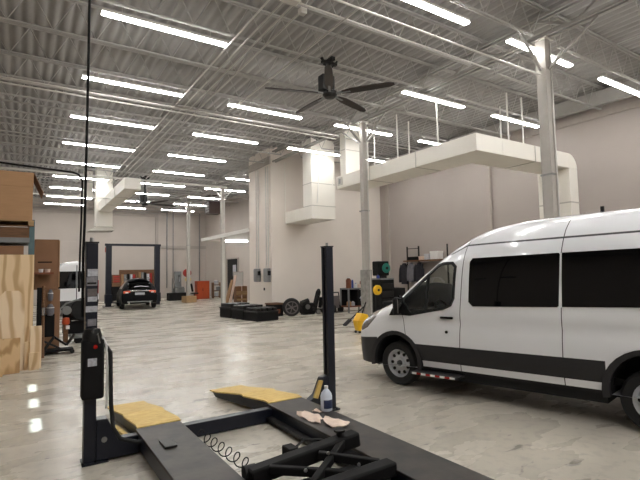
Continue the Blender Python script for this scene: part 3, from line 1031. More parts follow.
    for s in (-1, 1):
        # door window divider, mirror, handle, lock, step
        MB().bar((-0.62, s * 0.935, 1.77), (-0.59, s * 1.0, 1.21), 0.02, 0.045).build('window_divider', 'dark_gap', t)
        b = MB()
        b.add([(0.1, s * 0.97, 1.13), (-0.34, s * 0.99, 1.15), (-0.1, s * 0.95, 1.46), (0.1, s * 1.03, 1.13), (-0.34, s * 1.02, 1.15), (-0.1, s * 1.02, 1.46)],
              [(0, 1, 2), (3, 5, 4), (0, 3, 4, 1), (1, 4, 5, 2), (2, 5, 3, 0)])
        b.build('mirror_sail', 'matte_black', t)
        mr = MB().box((-0.12, s * 1.1, 1.29), (0.11, 0.14, 0.28)).build('mirror', 'matte_black', t, bevel=0.04)
        MB().box((-0.178, s * 1.1, 1.29), (0.008, 0.11, 0.22)).build('mirror_glass', 'chrome', mr)
        h = MB().box((-0.955, s * 1.022, 1.13), (0.21, 0.03, 0.035)).build('door_handle', 'matte_black', t, bevel=0.012)
        MB().tube((-0.945, s * 1.0, 0.92), (-0.945, s * 1.026, 0.92), 0.022, 12).build('lock', 'matte_black', t)
        stp = MB().mm(-0.38, -1.16, s * 0.85, s * 1.17, 0.27, 0.31).build('side_step', 'van_plastic', t, bevel=0.015)
        for k in range(9):
            MB().mm(-0.42 - k * 0.08, -0.42 - (k + 1) * 0.08, s * 1.168, s * 1.176, 0.275, 0.305).build('reflective_tape', 'white' if k % 2 == 0 else 'red_lens', stp)
    # cabin
    MB().mm(-0.5, -4.3, -0.85, 0.85, 0.42, 0.5).build('cabin_floor', 'matte_black', t)
    b = MB().mm(-0.05, -0.45, -0.86, 0.86, 0.8, 1.22)
    b.build('dashboard', 'matte_black', t, bevel=0.06)
    RS = Matrix.Rotation(math.radians(-62), 3, 'Y')
    ring = [Vector((0.19 * math.cos(2 * math.pi * i / 16), 0.19 * math.sin(2 * math.pi * i / 16), 0)) for i in range(17)]
    b = MB()
    b.path([RS @ p + Vector((-0.55, 0.42, 1.18)) for p in ring], 0.016, 6)
    b.bar((-0.45, 0.42, 1.1), (-0.56, 0.42, 1.18), 0.05, 0.05)
    b.build('steering_wheel', 'matte_black', t)
    for s in (-0.45, 0.45):
        b = MB()
        b.mm(-0.7, -1.2, s - 0.25, s + 0.25, 0.6, 0.85)
        b.bar((-1.15, s, 0.85), (-1.35, s, 1.45), 0.46, 0.12)
        b.bar((-1.36, s, 1.48), (-1.4, s, 1.68), 0.26, 0.09)
        b.build('cabin_seat', 'seat', t, bevel=0.04)
    MB().mm(-1.55, -1.6, -0.8, 0.8, 0.5, 0.9).build('rear_bench', 'seat', t)
    MB().mm(0.3, -4.2, -0.5, 0.5, 0.2, 0.32).build('chassis', 'dark_gap', t)
    MB().mm(-0.46, -2.98, -0.92, 0.92, 0.21, 0.335).build('underbody_shade', 'dark_gap', t)  # dark box added to deepen the shadow beneath the van
    for cx in (0.0, -3.45):
        MB().tube((cx, -0.75, 0.352), (cx, 0.75, 0.352), 0.06, 8).build('axle', 'dark_gap', t)
    if full:
        b = MB().mm(-2.8, -2.84, 0.02, 0.06, 2.55, 2.64)
        b.build('roof_aerial', 'matte_black', t)
    for ch in t.children:      # the unladen body sits a little nose down on its wheels
        if not ch.name.startswith('wheel') or ch.name.startswith('wheel_well'):
            for o in (ch,) + tuple(ch.children):
                for v in o.data.vertices:
                    v.co.z -= 0.017 * min(v.co.x + 0.1, 0.6) * (0.75 if v.co.z > 2.3 else 1.0)
    return t


M['headlamp'] = mat('headlamp_lens', srgb(120, 112, 106), 0.1, 0.2, noise=0.4, nscale=14)
VAN_H = math.atan2(0.981, -0.1939)
make_van('passenger_van', 'white high roof passenger van with dark tinted windows parked at the right', (6.11, 5.92, 0), VAN_H)
make_van('passenger_van', 'white van seen from behind, half hidden by the left lift post', (1.95, 29.2, 0), math.radians(93), full=False)


CAR_SIDE = [(0, 0.9), (0.25, 0.93), (0.5, 0.99), (0.75, 1.0), (0.95, 0.985), (1.05, 0.95), (1.3, 0.84), (1.6, 0.73), (1.8, 0.68)]


def car_sec(u, x, w, zt, zb):
    s = u ** 0.9
    z = zb + (zt - zb) * s
    k = max(0.0, 1 - s ** 9) ** 0.45
    return (w * interp(CAR_SIDE, z) * k if u < 1 else 0.0, z)


t = thing('car', 'black car parked tail first between the blue lift posts', 'car', (5.9, 30.8, 0), math.radians(84))
st = [(0.88, 0.6, 0.75, 0.35), (0.82, 0.8, 0.85, 0.28), (0.6, 0.92, 0.95, 0.25), (0.1, 0.96, 1.04, 0.25), (-0.45, 0.96, 1.1, 0.25), (-0.75, 0.96, 1.3, 0.25), (-1.1, 0.96, 1.54, 0.25), (-1.5, 0.96, 1.68, 0.25), (-2.1, 0.96, 1.72, 0.25),
      (-2.9, 0.96, 1.68, 0.25), (-3.35, 0.955, 1.6, 0.28), (-3.6, 0.95, 1.42, 0.3), (-3.75, 0.94, 1.18, 0.33), (-3.86, 0.92, 1.02, 0.36), (-3.9, 0.88, 0.9, 0.4)]
bm = loft(st, car_sec)
outer = lambda c: abs(c.y) > 0.5
for cx in (0.0, -2.9):
    bmesh.ops.delete(bm, geom=cut(bm, circle(cx, 0.36, 0.39, 14), side=outer), context='FACES')
nb = take(bm, [f for f in cut(bm, [(-0.62, 1.1), (0.62, 1.1), (0.56, 1.5), (-0.56, 1.5)], axes=(1, 2), side=lambda c: c.x < -3.2)])
if nb:
    link_bm('rear_window', thick(nb, -0.01), 'privacy', t)
for s in (-1, 1):
    sd = (lambda c: c.y > 0.3) if s > 0 else (lambda c: c.y < -0.3)
    nb = take(bm, cut(bm, [(-0.7, 1.08), (-1.3, 1.5), (-2.0, 1.58), (-3.0, 1.52), (-3.3, 1.12)], side=sd))
    if nb:
        link_bm('side_window', thick(nb, -0.01), 'privacy', t)
    MB().box((-3.83, s * 0.66, 0.95), (0.1, 0.36, 0.15)).build('tail_lamp', 'lit_red', t, bevel=0.03)
    MB().box((-3.885, s * 0.66, 0.93), (0.02, 0.14, 0.05)).build('lamp_strip', 'white', t)
    MB().tube((-3.93, s * 0.55, 0.36), (-3.8, s * 0.55, 0.36), 0.045, 10).build('exhaust_tip', 'chrome', t)
    for cx in (0.0, -2.9):
        wheel(t, cx, s * 0.84, 0.36, 0.22, s, 'plain')
        MB().mm(cx - 0.38, cx + 0.38, s * 0.45, s * 0.72, 0.3, 0.74).build('wheel_well', 'dark_gap', t)
link_bm('body', bm, 'black_car', t, ang=30)
MB().box((-3.905, 0, 0.86), (0.03, 0.5, 0.13)).build('licence_plate', 'label_white', t, bevel=0.01)
MB().box((-3.86, 0, 1.02), (0.05, 1.0, 0.07)).build('trim_strip', 'chrome', t, bevel=0.01)
MB().box((-3.9, 0, 0.42), (0.05, 1.3, 0.06)).build('bumper_strip', 'steel', t, bevel=0.01)
MB().bar((-3.33, -0.6, 1.64), (-3.33, 0.6, 1.64), 0.3, 0.03).build('spoiler', 'black_car', t)
for s in (-0.62, 0.62):
    MB().path([(-1.4, s, 1.69), (-1.6, s, 1.74), (-2.8, s, 1.72), (-3.0, s, 1.67)], 0.02, 6).build('roof_rail', 'steel', t)

# ------------------------------------------------------------------ near four post lift
lift = thing('car_lift', 'dark blue drive on car lift lowered to the floor with yellow ramps', 'car lift', (0, 0, 0))
RTOP = 0.2
for x0, x1 in ((1.07, 1.55), (2.66, 3.17)):
    b = MB().mm(x0, x1, -0.9, 5.42, RTOP - 0.03, RTOP)
    r = b.build('runway', 'runway', lift, bevel=0.006)
    b = MB()
    b.mm(x0 + 0.005, x0 + 0.03, -0.9, 5.4, 0.03, RTOP - 0.03).mm(x1 - 0.03, x1 - 0.005, -0.9, 5.4, 0.03, RTOP - 0.03)
    b.build('side_channel', 'navy', r)
MB().mm(1.55, 1.62, -0.9, 5.3, 0.04, 0.075).build('jack_rail', 'black_metal', lift)
MB().mm(2.58, 2.66, -0.9, 5.3, 0.04, 0.075).build('jack_rail', 'black_metal', lift)
for y in (5.36, -0.7):
    MB().mm(0.78, 3.4, y - 0.06, y + 0.06, 0.012, RTOP - 0.031).build('crossbeam', 'navy', lift, bevel=0.008)
for xp, yp in ((0.6, 5.28), (3.55, 5.32), (0.6, -0.75), (3.55, -0.72)):
    s = 1 if xp < 2 else -1
    b = MB()
    b.mm(xp - 0.055, xp + 0.055, yp - 0.065, yp - 0.055, 0, 2.2).mm(xp - 0.055, xp + 0.055, yp + 0.055, yp + 0.065, 0, 2.2)
    b.mm(xp - s * 0.055, xp - s * 0.045, yp - 0.056, yp + 0.056, 0, 2.2)
    b.mm(xp + s * 0.045, xp + s * 0.055, yp - 0.056, yp - 0.02, 0, 2.2).mm(xp + s * 0.045, xp + s * 0.055, yp + 0.02, yp + 0.056, 0, 2.2)
    p = b.build('post', 'navy', lift, bevel=0.003)
    MB().mm(xp - 0.062, xp + 0.062, yp - 0.07, yp + 0.07, 2.2, 2.215).build('post_cap', 'black_metal', p)
    MB().tube((xp, yp, 2.21), (xp, yp, 2.26), 0.018, 8).build('cable_stud', 'steel', p)
    MB().mm(xp - 0.07, xp + (0.17 if s > 0 else 0.1), yp - 0.1, yp + 0.1, 0, 0.02).build('base_plate', 'navy', p, bevel=0.004)
    for q in (-0.06, 0.05):
        MB().tube((xp + q, yp - 0.085, 0.018), (xp + q, yp - 0.085, 0.035), 0.012, 6).build('anchor_bolt', 'black_metal', p)
# end housings of the crossbeam
b = MB().prism([(0.655, 0.02), (1.07, 0.02), (1.07, 0.12), (0.86, 0.2), (0.76, 0.42), (0.655, 0.42)], 'xz', 5.2, 5.36)
eh = b.build('beam_end_housing', 'navy', lift, bevel=0.01)
MB().tube((0.73, 5.195, 0.22), (0.73, 5.2, 0.22), 0.028, 12).build('pulley_pin', 'steel', eh)
b = MB().prism([(3.5, 0.02), (3.17, 0.02), (3.17, 0.16), (3.3, 0.24), (3.4, 0.45), (3.5, 0.47)], 'xz', 5.26, 5.38)
eh = b.build('beam_end_housing', 'navy', lift, bevel=0.01)
MB().prism([(3.24, 0.22), (3.3, 0.2), (3.385, 0.42), (3.33, 0.43)], 'xz', 5.225, 5.26).build('safety_strip', 'yellow_worn', eh, label='worn yellow strip on the dark housing')
MB().tube((3.44, 5.25, 0.2), (3.44, 5.26, 0.2), 0.02, 10).build('pulley_pin', 'steel', eh)
# ramps
for x0, x1, sx in ((1.09, 1.56, -0.09), (2.68, 3.17, -0.24)):
    b = MB()
    ys = [(5.43, 0.205), (5.5, 0.222), (6.02, 0.185), (6.06, 0.2), (6.12, 0.195), (6.75, 0.11), (6.95, 0.1)]
    vs, fs = [], []
    for i, (yy, zz) in enumerate(ys):
        q = (yy - 5.43) / 1.5 * sx
        for dx, dz in ((x0 + q, 0), (x1 + q * 0.9, 0), (x1 + q * 0.9, -0.018), (x0 + q, -0.018)):
            vs.append((dx, yy, zz + dz))
    for i in range(len(ys) - 1):
        for k in range(4):
            fs.append((4 * i + k, 4 * i + (k + 1) % 4, 4 * i + 4 + (k + 1) % 4, 4 * i + 4 + k))
    fs += [(0, 1, 2, 3), tuple(range(4 * len(ys) - 4, 4 * len(ys)))]
    b.add(vs, fs)
    rp = b.build('ramp', 'yellow_worn', lift, label='worn yellow ramp plate')
    for xx, q in ((x0 + 0.015, 1.0), (x1 - 0.03, 0.9)):
        b = MB()
        pl = [(5.43, 0.19), (6.1, 0.18), (6.9, 0.085), (6.8, 0.02), (6.0, 0.05), (5.43, 0.06)]
        vs = [(xx + w + (yy - 5.43) / 1.5 * sx * q, yy, zz) for w in (0, 0.012) for yy, zz in pl]
        k = len(pl)
        b.add(vs, [tuple(range(k)), tuple(range(k, 2 * k))] + [(i, (i + 1) % k, k + (i + 1) % k, k + i) for i in range(k)])
        b.build('ramp_side', 'navy', rp)
MB().bar((0.985, 6.2, 0.04), (1.04, 5.5, 0.07), 0.05, 0.03).build('toe_guard', 'yellow_worn', lift, label='yellow edged toe guard beside the left ramp')
MB().mm(1.18, 1.3, 4.62, 4.85, RTOP, RTOP + 0.02).build('lock_flap', 'black_metal', lift, bevel=0.006)
# power unit and stickers on the left post
pu = MB().mm(0.505, 0.705, 5.06, 5.21, 0.66, 1.24).build('power_unit', 'matte_black', lift, bevel=0.025)
MB().lathe([(0, 0), (0.085, 0), (0.09, 0.05), (0.07, 0.12), (0, 0.13)], 16, None, (0.6, 5.14, 1.22)).build('motor_dome', 'black_metal', pu)
MB().mm(0.555, 0.635, 5.055, 5.06, 0.985, 1.06).build('rating_plate', 'label_white', pu)
MB().lathe([(0, 0), (0.02, 0), (0.02, 0.01), (0, 0.012)], 14, RX, (0.62, 5.06, 1.17)).build('red_knob', 'red_lens', pu)
MB().path([(0.69, 5.1, 1.26), (0.72, 5.08, 1.18), (0.735, 5.08, 0.95), (0.735, 5.09, 0.7), (0.73, 5.1, 0.55)], 0.012, 6).build('white_tube', 'white', pu)
MB().path([(0.62, 5.08, 1.24), (0.64, 5.06, 1.3), (0.66, 5.06, 1.2)], 0.008, 6).build('release_lever', 'steel', pu)
for (z0, z1, x0, x1, m, nm) in ((1.86, 1.935, 0.558, 0.652, 'label_white', 'notice_sticker'), (1.765, 1.855, 0.55, 0.65, 'label_grey', 'notice_sticker'), (1.78, 1.80, 0.555, 0.64, 'black_metal', 'sticker_bar'),
                                (1.66, 1.735, 0.56, 0.648, 'label_tan', 'notice_sticker'), (1.605, 1.655, 0.562, 0.648, 'label_white', 'notice_sticker'), (1.5, 1.56, 0.545, 0.652, 'label_white', 'notice_sticker'),
                                (1.36, 1.43, 0.565, 0.645, 'label_grey', 'notice_sticker')):
    yy = 5.213 if nm == 'notice_sticker' else 5.211
    MB().mm(x0, x1, yy - 0.001, yy + 0.003, z0, z1).build(nm, m, lift)
MB().path([(0.7, 5.12, 1.2), (0.76, 5.08, 1.1), (0.77, 5.07, 0.6), (0.79, 5.07, 0.36), (0.86, 5.07, 0.24), (0.98, 5.06, 0.19), (1.06, 5.05, 0.17)], 0.02, 8).build('hydraulic_hose', 'rubber', lift)
# coiled hose beside the left runway
pts = []
for i in range(7 * 16 + 1):
    a = 2 * math.pi * i / 16
    q = i / (7 * 16)
    pts.append((1.655 + 0.1 * q + 0.05 * math.cos(a), 5.05 - 1.15 * q, 0.13 + 0.055 * math.sin(a)))
tag(MB().path(pts, 0.006, 5).build('coiled_hose', 'rubber', origin=(1.68, 4.5, 0.07)), 'thin black coiled air hose beside the left runway', 'hose')

# rolling jack between the runways
jk = thing('rolling_jack', 'black rolling jack bridging the gap between the runways', 'jack', (0, 0, 0))
b = MB()
b.bar((1.6, 3.62, 0.19), (2.68, 3.58, 0.3), 0.14, 0.13)
b.build('main_beam', 'matte_black', jk, bevel=0.02)
b = MB()
b.bar((1.58, 3.1, 0.17), (2.68, 3.08, 0.2), 0.14, 0.12)
b.build('front_beam', 'matte_black', jk, bevel=0.02)
MB().tube((1.58, 3.68, 0.2), (1.68, 3.67, 0.2), 0.065, 14).build('end_roller', 'rubber', jk)
b = MB()
b.mm(2.0, 2.1, 3.66, 3.8, 0.2, 0.31)
b.build('lug_plate', 'matte_black', jk, bevel=0.01)
MB().tube((2.05, 3.8, 0.26), (2.05, 3.805, 0.26), 0.022, 10).build('lug_eye', 'steel', jk)
for (p, q) in (((1.75, 3.55, 0.24), (2.5, 3.1, 0.16)), ((2.5, 3.55, 0.3), (1.8, 3.12, 0.14)), ((2.2, 3.5, 0.27), (2.6, 3.15, 0.22))):
    MB().bar(p, q, 0.06, 0.07).build('scissor_arm', 'matte_black', jk, bevel=0.01)
MB().lathe([(0, 0), (0.03, 0), (0.03, 0.05), (0.055, 0.055), (0.055, 0.075), (0, 0.075)], 16, None, (2.5, 3.6, 0.33)).build('lift_pad', 'black_metal', jk)
for p in ((2.25, 3.42, 0.3), (1.95, 3.3, 0.27), (2.35, 3.12, 0.28)):
    MB().lathe([(0, 0), (0.016, 0), (0.014, 0.012), (0, 0.014)], 8, RX, p).build('bolt_head', 'steel', jk)
MB().path([(2.1, 3.75, 0.27), (2.25, 3.82, 0.3), (2.42, 3.8, 0.27), (2.55, 3.7, 0.24)], 0.012, 6).build('supply_hose', 'rubber', jk)
MB().bar((2.28, 3.74, 0.22), (2.45, 3.74, 0.24), 0.05, 0.05).build('hand_pump', 'steel', jk)
for x in (1.6, 2.62):
    for y in (3.1, 3.6):
        MB().tube((x - 0.03, y, 0.105), (x + 0.03, y, 0.105), 0.032, 12).build('roller', 'steel', jk)

MB().mm(1.66, 2.56, 2.2, 3.5, 0.07, 0.11).build('tray', 'matte_black', jk, bevel=0.01)

# jug and rags on the right runway
jg = thing('jug', 'translucent white jug with blue label on the right runway', 'jug', (3.11, 4.74, RTOP))
MB().lathe([(0, 0), (0.062, 0), (0.07, 0.012), (0.07, 0.17), (0.06, 0.205), (0.035, 0.24), (0.02, 0.255), (0.02, 0.265), (0, 0.265)], 24).build('bottle_body', 'jug', jg)
MB().lathe([(0, 0.262), (0.025, 0.262), (0.025, 0.29), (0, 0.292)], 16).build('cap', 'white', jg)
b = MB()
k = 14
vs = []
for z in (0.035, 0.135):
    for i in range(k + 1):
        a = math.radians(-150 + 130 * i / k)
        vs.append((0.0715 * math.cos(a), 0.0715 * math.sin(a), z))
b.add(vs, [(i, i + 1, k + 2 + i, k + 1 + i) for i in range(k)])
b.build('label', 'label_blue', jg, label='dark blue label')


def rag(pts, label, z0, seed):
    rnd = random.Random(seed)
    bm = bmesh.new()
    vv = [bm.verts.new((x, y, z0)) for x, y in pts]
    bm.faces.new(vv)
    bmesh.ops.triangulate(bm, faces=bm.faces[:])
    bmesh.ops.subdivide_edges(bm, edges=bm.edges[:], cuts=4, use_grid_fill=True)
    for v in bm.verts:
        v.co.z += 0.012 + 0.011 * math.sin(v.co.x * 37 + seed) * math.sin(v.co.y * 29) + rnd.uniform(0, 0.006)
    bmesh.ops.recalc_face_normals(bm, faces=bm.faces)
    bmesh.ops.solidify(bm, geom=bm.faces[:], thickness=0.008)
    cx = sum(p[0] for p in pts) / len(pts)
    cy = sum(p[1] for p in pts) / len(pts)
    for v in bm.verts:
        v.co -= Vector((cx, cy, z0))
    o = link_bm('shop_rag', bm, 'rag')
    o.location = (cx, cy, z0)
    tag(o, label, 'rag')


rag([(2.72, 4.78), (2.78, 4.88), (2.86, 4.84), (2.92, 4.66), (2.9, 4.5), (2.84, 4.46), (2.78, 4.36), (2.72, 4.45)], 'crumpled pinkish rag lying farther up the right runway', RTOP, 1)
rag([(2.86, 4.44), (2.93, 4.5), (3.02, 4.3), (3.03, 4.16), (2.93, 4.1), (2.82, 4.14), (2.79, 4.26)], 'crumpled pinkish rag nearest on the right runway', RTOP, 2)
rag([(2.93, 4.78), (3.0, 4.8), (3.02, 4.7), (2.96, 4.66)], 'small scrap of pinkish rag beside the larger rags', RTOP, 3)

# ------------------------------------------------------------------ left: pallet rack, boxes, plywood
rk = thing('pallet_rack', 'green grey steel pallet rack at the left edge', 'rack', (0, 11.6, 0))
for x in (0.16, -2.6):
    for y in (0.05, 1.05):
        MB().mm(x - 0.05, x + 0.05, y - 0.04, y + 0.04, 0, 3.1 if x > 0 else 4.6).build('upright', 'rack', rk, bevel=0.005)
    for z in (0.4, 1.4, 2.4):
        MB().bar((x, 0.05, z), (x, 1.05, z + 0.7), 0.03, 0.03).build('brace', 'rack', rk)
for z in (1.2, 2.66):
    for y in (0.03, 1.07):
        MB().mm(-2.56, 0.12, y - 0.025, y + 0.025, z - 0.06, z + 0.05).build('beam', 'rack_beam', rk, bevel=0.005)
    MB().mm(-2.5, 0.1, 0.06, 1.04, z + 0.0, z + 0.04).build('shelf_deck', 'wood_old', rk)


def pallet(label, loc, w, dp):
    t = thing('pallet', label, 'pallet', loc)
    for i in range(3):
        x = -w / 2 + 0.06 + i * (w - 0.12) / 2
        MB().mm(x - 0.05, x + 0.05, 0, dp, 0.02, 0.11).build('stringer', 'pallet', t)
    for i in range(6):
        y = i * (dp - 0.1) / 5
        MB().mm(-w / 2, w / 2, y, y + 0.1, 0.11, 0.13).build('deck_board', 'pallet', t)
    for i in range(3):
        y = i * (dp - 0.1) / 2
        MB().mm(-w / 2, w / 2, y, y + 0.1, 0, 0.02).build('bottom_board', 'wood_old', t)
    return t


pallet('wooden pallet under the big cardboard box on the rack', (-0.48, 11.58, 2.95), 1.36, 1.05)
MB_ = MB().mm(-2.4, 0.12, 0.02, 1.0, 0, 0.22)
tag(MB_.build('shelf_plank', 'wood_old', origin=(0, 0, 0)), 'dark brown planks under the pallet on the rack', 'planks').location = (0, 11.6, 2.71)
bx = thing('cardboard_box', 'big brown cardboard box on a pallet on top of the rack', 'box', (-0.45, 11.6, 3.08))
MB().mm(-0.62, 0.61, 0, 1.0, 0, 1.03).build('carton', 'cardboard', bx, bevel=0.006)
MB().mm(-0.635, 0.618, -0.012, 1.01, 0.72, 1.035).build('lid', 'cardboard', bx, bevel=0.006)
b = MB()
b.add([(0.62, 0.02, 1.03), (0.62, 0.98, 1.03), (0.8, 0.98, 0.62), (0.8, 0.02, 0.62), (0.63, 0.02, 1.035), (0.63, 0.98, 1.035), (0.81, 0.98, 0.625), (0.81, 0.02, 0.625)],
      [(0, 1, 2, 3), (4, 7, 6, 5), (0, 4, 5, 1), (1, 5, 6, 2), (2, 6, 7, 3), (3, 7, 4, 0)])
b.build('flap', 'cardboard_dark', bx, label='open side flap')
bx = thing('cardboard_box', 'dark brown carton on the rack shelf behind the plywood', 'box', (-0.6, 11.66, 1.24))
MB().mm(-0.9, 0.62, 0, 0.9, 0, 1.3).build('carton', 'cardboard_dark', bx, bevel=0.006)
MB().mm(-0.9, 0.62, -0.005, 0.0, 0.62, 0.68).build('tape', 'cardboard', bx)


def sheet(x0, x1, y, z0, z1, m, label, lean=0.0, th=0.02, top=None, cat='plywood'):
    b = MB()
    top = top or [(x0, z1), (x1, z1)]
    poly = [(x0, z0), (x1, z0)] + [(u, v) for u, v in reversed(top)]
    vs = [(u, y + lean * v - o, v) for o in (0, th) for u, v in poly]
    k = len(poly)
    b.add(vs, [tuple(range(k)), tuple(range(k, 2 * k))] + [(i, (i + 1) % k, k + (i + 1) % k, k + i) for i in range(k)])
    return tag(b.build('plywood_sheet', m, origin=((x0 + x1) / 2, y, z0)), label, cat)


sheet(-1.1, 0.21, 11.32, 0, 2.34, 'ply_v', 'tallest plywood sheet standing against the pallet rack', 0.05)
sheet(-0.36, 0.06, 11.22, 0, 1.6, 'ply_pale', 'pale rounded plywood sheet with a knot leaning on the tallest sheet', 0.04, 0.025, [(-0.36, 1.5), (-0.28, 1.6), (-0.05, 1.6), (0.05, 1.5), (0.06, 1.3)])
sheet(-1.0, -0.385, 11.16, 0, 1.66, 'ply_v', 'narrow plywood sheet at the left edge of the picture', 0.04)
sheet(-1.0, 0.0, 10.98, 0, 0.68, 'ply_h', 'low plywood offcut with level grain in front of the sheets', 0.05, 0.025)
sheet(-1.0, -0.27, 10.74, 0, 0.42, 'ply_h', 'lowest plywood offcut nearest on the floor at the left', 0.06, 0.03)
sheet(0.07, 0.16, 11.2, 0, 0.56, 'ply_v', 'short narrow plank standing left of the plywood strip', 0.05, 0.03)
sheet(0.17, 0.37, 11.26, 0, 0.86, 'ply_pale', 'short plywood strip at the right end of the stack', 0.05, 0.03)
sheet(0.15, 0.33, 11.14, 0, 0.34, 'ply_v', 'smallest plywood offcut at the foot of the stack', 0.04, 0.03)

# tall carton and clutter right of the rack
bx = thing('cardboard_box', 'tall brown cardboard box standing right of the rack', 'box', (0.52, 13.3, 1.56))
b = MB()
b.mm(-0.27, 0.25, 0, 0.5, 0, 1.24)
b.build('carton', 'cardboard_dark', bx, bevel=0.006)
MB().mm(-0.2, 0.1, -0.006, 0.0, 0.66, 0.69).build('hand_slot', 'matte_black', bx)
MB().mm(0.25, 0.27, -0.02, 0.5, 0.05, 1.22).build('side_flap', 'cardboard', bx)
bx = thing('cardboard_box', 'dark brown carton standing on the floor under the tall box', 'box', (0.62, 13.25, 0.0))
MB().mm(-0.2, 0.19, 0, 0.5, 0.0, 1.555).build('carton', 'cardboard_dark', bx, bevel=0.006)
MB().mm(-0.19, 0.08, -0.01, 0, 0.4, 0.95).build('dark_panel', 'matte_black', bx)
tag(MB().mm(-0.16, 0.28, -0.2, 0.25, 0, 0.05).build('shelf_board', 'terracotta'), 'red brown board in front of the tall cardboard box', 'board').location = (0.36, 13.05, 1.93)
for i, (dx, w, lab, m) in enumerate(((0.38, 0.05, 'small white cup on the red brown board', 'white'), (0.52, 0.06, 'small cream roll on the red brown board', 'rag'))):
    t = thing('cup', lab, 'cup', (dx, 12.98, 1.98))
    MB().lathe([(0, 0), (w * 0.8, 0), (w, 0.08), (w * 0.9, 0.08), (w * 0.7, 0.01), (0, 0.01)], 14).build('cup_body', m, t)
sheet(0.3, 0.4, 12.6, 0, 1.62, 'matte_black', 'black board standing upright beside the plywood', 0.02, 0.04, cat='board')
t = thing('pole', 'brown pole with a silver band leaning by the cardboard boxes', 'pole', (0.44, 12.55, 0))
MB().tube((0, 0, 0), (-0.01, 0.05, 1.66), 0.03, 10).build('shaft', 'wood_old', t)
MB().tube((-0.005, 0.02, 0.98), (-0.005, 0.026, 1.16), 0.04, 12).build('band', 'chrome', t)
for zz, r, lab in ((0.92, 0.085, 'lower grey cloth roll hung on the black panel'), (1.27, 0.06, 'upper grey cloth roll hung on the black panel')):
    t = thing('cloth_roll', lab, 'roll', (0.6, (13.24 if r > 0.07 else 13.25) - r, zz))
    MB().lathe([(0, 0), (r * 0.7, 0.01), (r, 0.08), (r * 0.95, 0.2), (r * 0.5, 0.28), (0, 0.29)], 14).build('roll', 'cloth_grey', t)
    MB().lathe([(0, 0.19), (r, 0.19), (r, 0.205), (0, 0.205)], 14).build('tie', 'white', t)
t = thing('floor_jack', 'black low trolley with legs on the floor beside the plywood', 'trolley', (0.75, 13.0, 0))
MB().mm(-0.3, 0.35, -0.1, 0.25, 0.06, 0.12).build('frame', 'matte_black', t, bevel=0.01)
for p, q in (((-0.3, -0.1, 0.1), (-0.05, 0.1, 0.42)), ((-0.05, 0.1, 0.4), (0.2, 0.0, 0.2)), ((0.2, 0.0, 0.2), (0.38, 0.2, 0.42)), ((-0.3, -0.05, 0.35), (0.1, 0.05, 0.1))):
    MB().bar(p, q, 0.045, 0.045).build('strut', 'black_metal', t)
for x, y in ((-0.27, -0.12), (0.32, -0.1), (-0.27, 0.24), (0.32, 0.24)):
    MB().tube((x, y - 0.02, 0.05), (x, y + 0.02, 0.05), 0.05, 12).build('castor', 'rubber', t)
MB().mm(-0.36, -0.28, -0.18, -0.1, 0, 0.3).build('foot_block', 'matte_black', t)
tag(MB().box((0, 0, 0.01), (0.16, 0.1, 0.02)).build('paper_scrap', 'white'), 'small white paper scrap on the floor by the black trolley', 'paper').location = (1.0, 14.1, 0.0)
# wheel balancer
t = thing('wheel_balancer', 'grey wheel balancer with curved guard and black tyre left of the lift post', 'machine', (1.3, 14.9, 0))
MB().mm(-0.15, 0.5, -0.25, 0.35, 0.14, 0.24).build('base', 'grey_machine', t, bevel=0.02)
MB().mm(0.0, 0.45, -0.2, 0.3, 0, 0.14).build('plinth', 'matte_black', t)
MB().mm(-0.3, -0.18, -0.1, 0.1, 0.0, 0.55).build('pedestal', 'wood_old', t, bevel=0.02)
MB().mm(-0.3, 0.5, 0.12, 0.35, 0.24, 1.0).build('cabinet', 'matte_black', t, bevel=0.03)
MB().mm(-0.1, 0.45, 0.105, 0.12, 0.6, 0.62).build('edge_strip', 'steel', t)
MB().path([(-0.42 + 0.0, -0.1, 0.78), (-0.38, -0.1, 0.98), (-0.24, -0.1, 1.12), (0.0, -0.1, 1.2), (0.3, -0.1, 1.2)], 0.025, 8).build('guard_hoop', 'grey_machine', t)
MB().lathe([(0, -0.03), (0.12, -0.03), (0.12, 0.03), (0, 0.03)], 22, RX, (-0.22, -0.04, 0.92)).build('disc', 'grey_machine', t)
MB().lathe([(0.16, -0.1), (0.3, -0.1), (0.33, -0.05), (0.33, 0.05), (0.3, 0.1), (0.16, 0.1)], 24, RX, (0.2, 0.05, 0.92)).build('tyre', 'rubber', t)
MB().lathe([(0, 0), (0.09, 0.0), (0.1, 0.06), (0.08, 0.17), (0, 0.19)], 14, None, (-0.24, -0.05, 0.54)).build('lamp', 'orange', t)
MB().box((-0.2, -0.17, 0.46), (0.09, 0.02, 0.1)).build('tag', 'white', t)

# ------------------------------------------------------------------ far two post lift and things along the far wall
t = thing('car_lift', 'tall dark blue two post lift standing around the black car', 'car lift', (0, 30.6, 0))
for x in (4.42, 7.28):
    MB().mm(x - 0.16, x + 0.16, -0.13, 0.13, 0, 3.72).build('post', 'navy', t, bevel=0.01)
    MB().mm(x - 0.28, x + 0.28, -0.3, 0.3, 0, 0.03).build('base_plate', 'navy', t)
    s = 1 if x < 6 else -1
    MB().mm(x - 0.2, x + 0.2, -0.17, 0.17, 0.2, 0.75).build('carriage', 'navy', t, bevel=0.01)
    for q in (-1, 1):
        MB().bar((x + s * 0.15, q * 0.1, 0.25), (x + s * 0.75, q * 0.8, 0.2), 0.1, 0.07).build('swing_arm', 'navy', t)
MB().mm(4.2, 7.5, -0.06, 0.06, 3.7, 3.84).build('top_beam', 'navy', t)
MB().mm(4.2, 4.24, -0.1, -0.06, 3.3, 3.6).build('switch', 'red', t)
wb = thing('workbench', 'long wooden workbench with back panel behind the black car', 'workbench', (7.35, 36.6, 0))
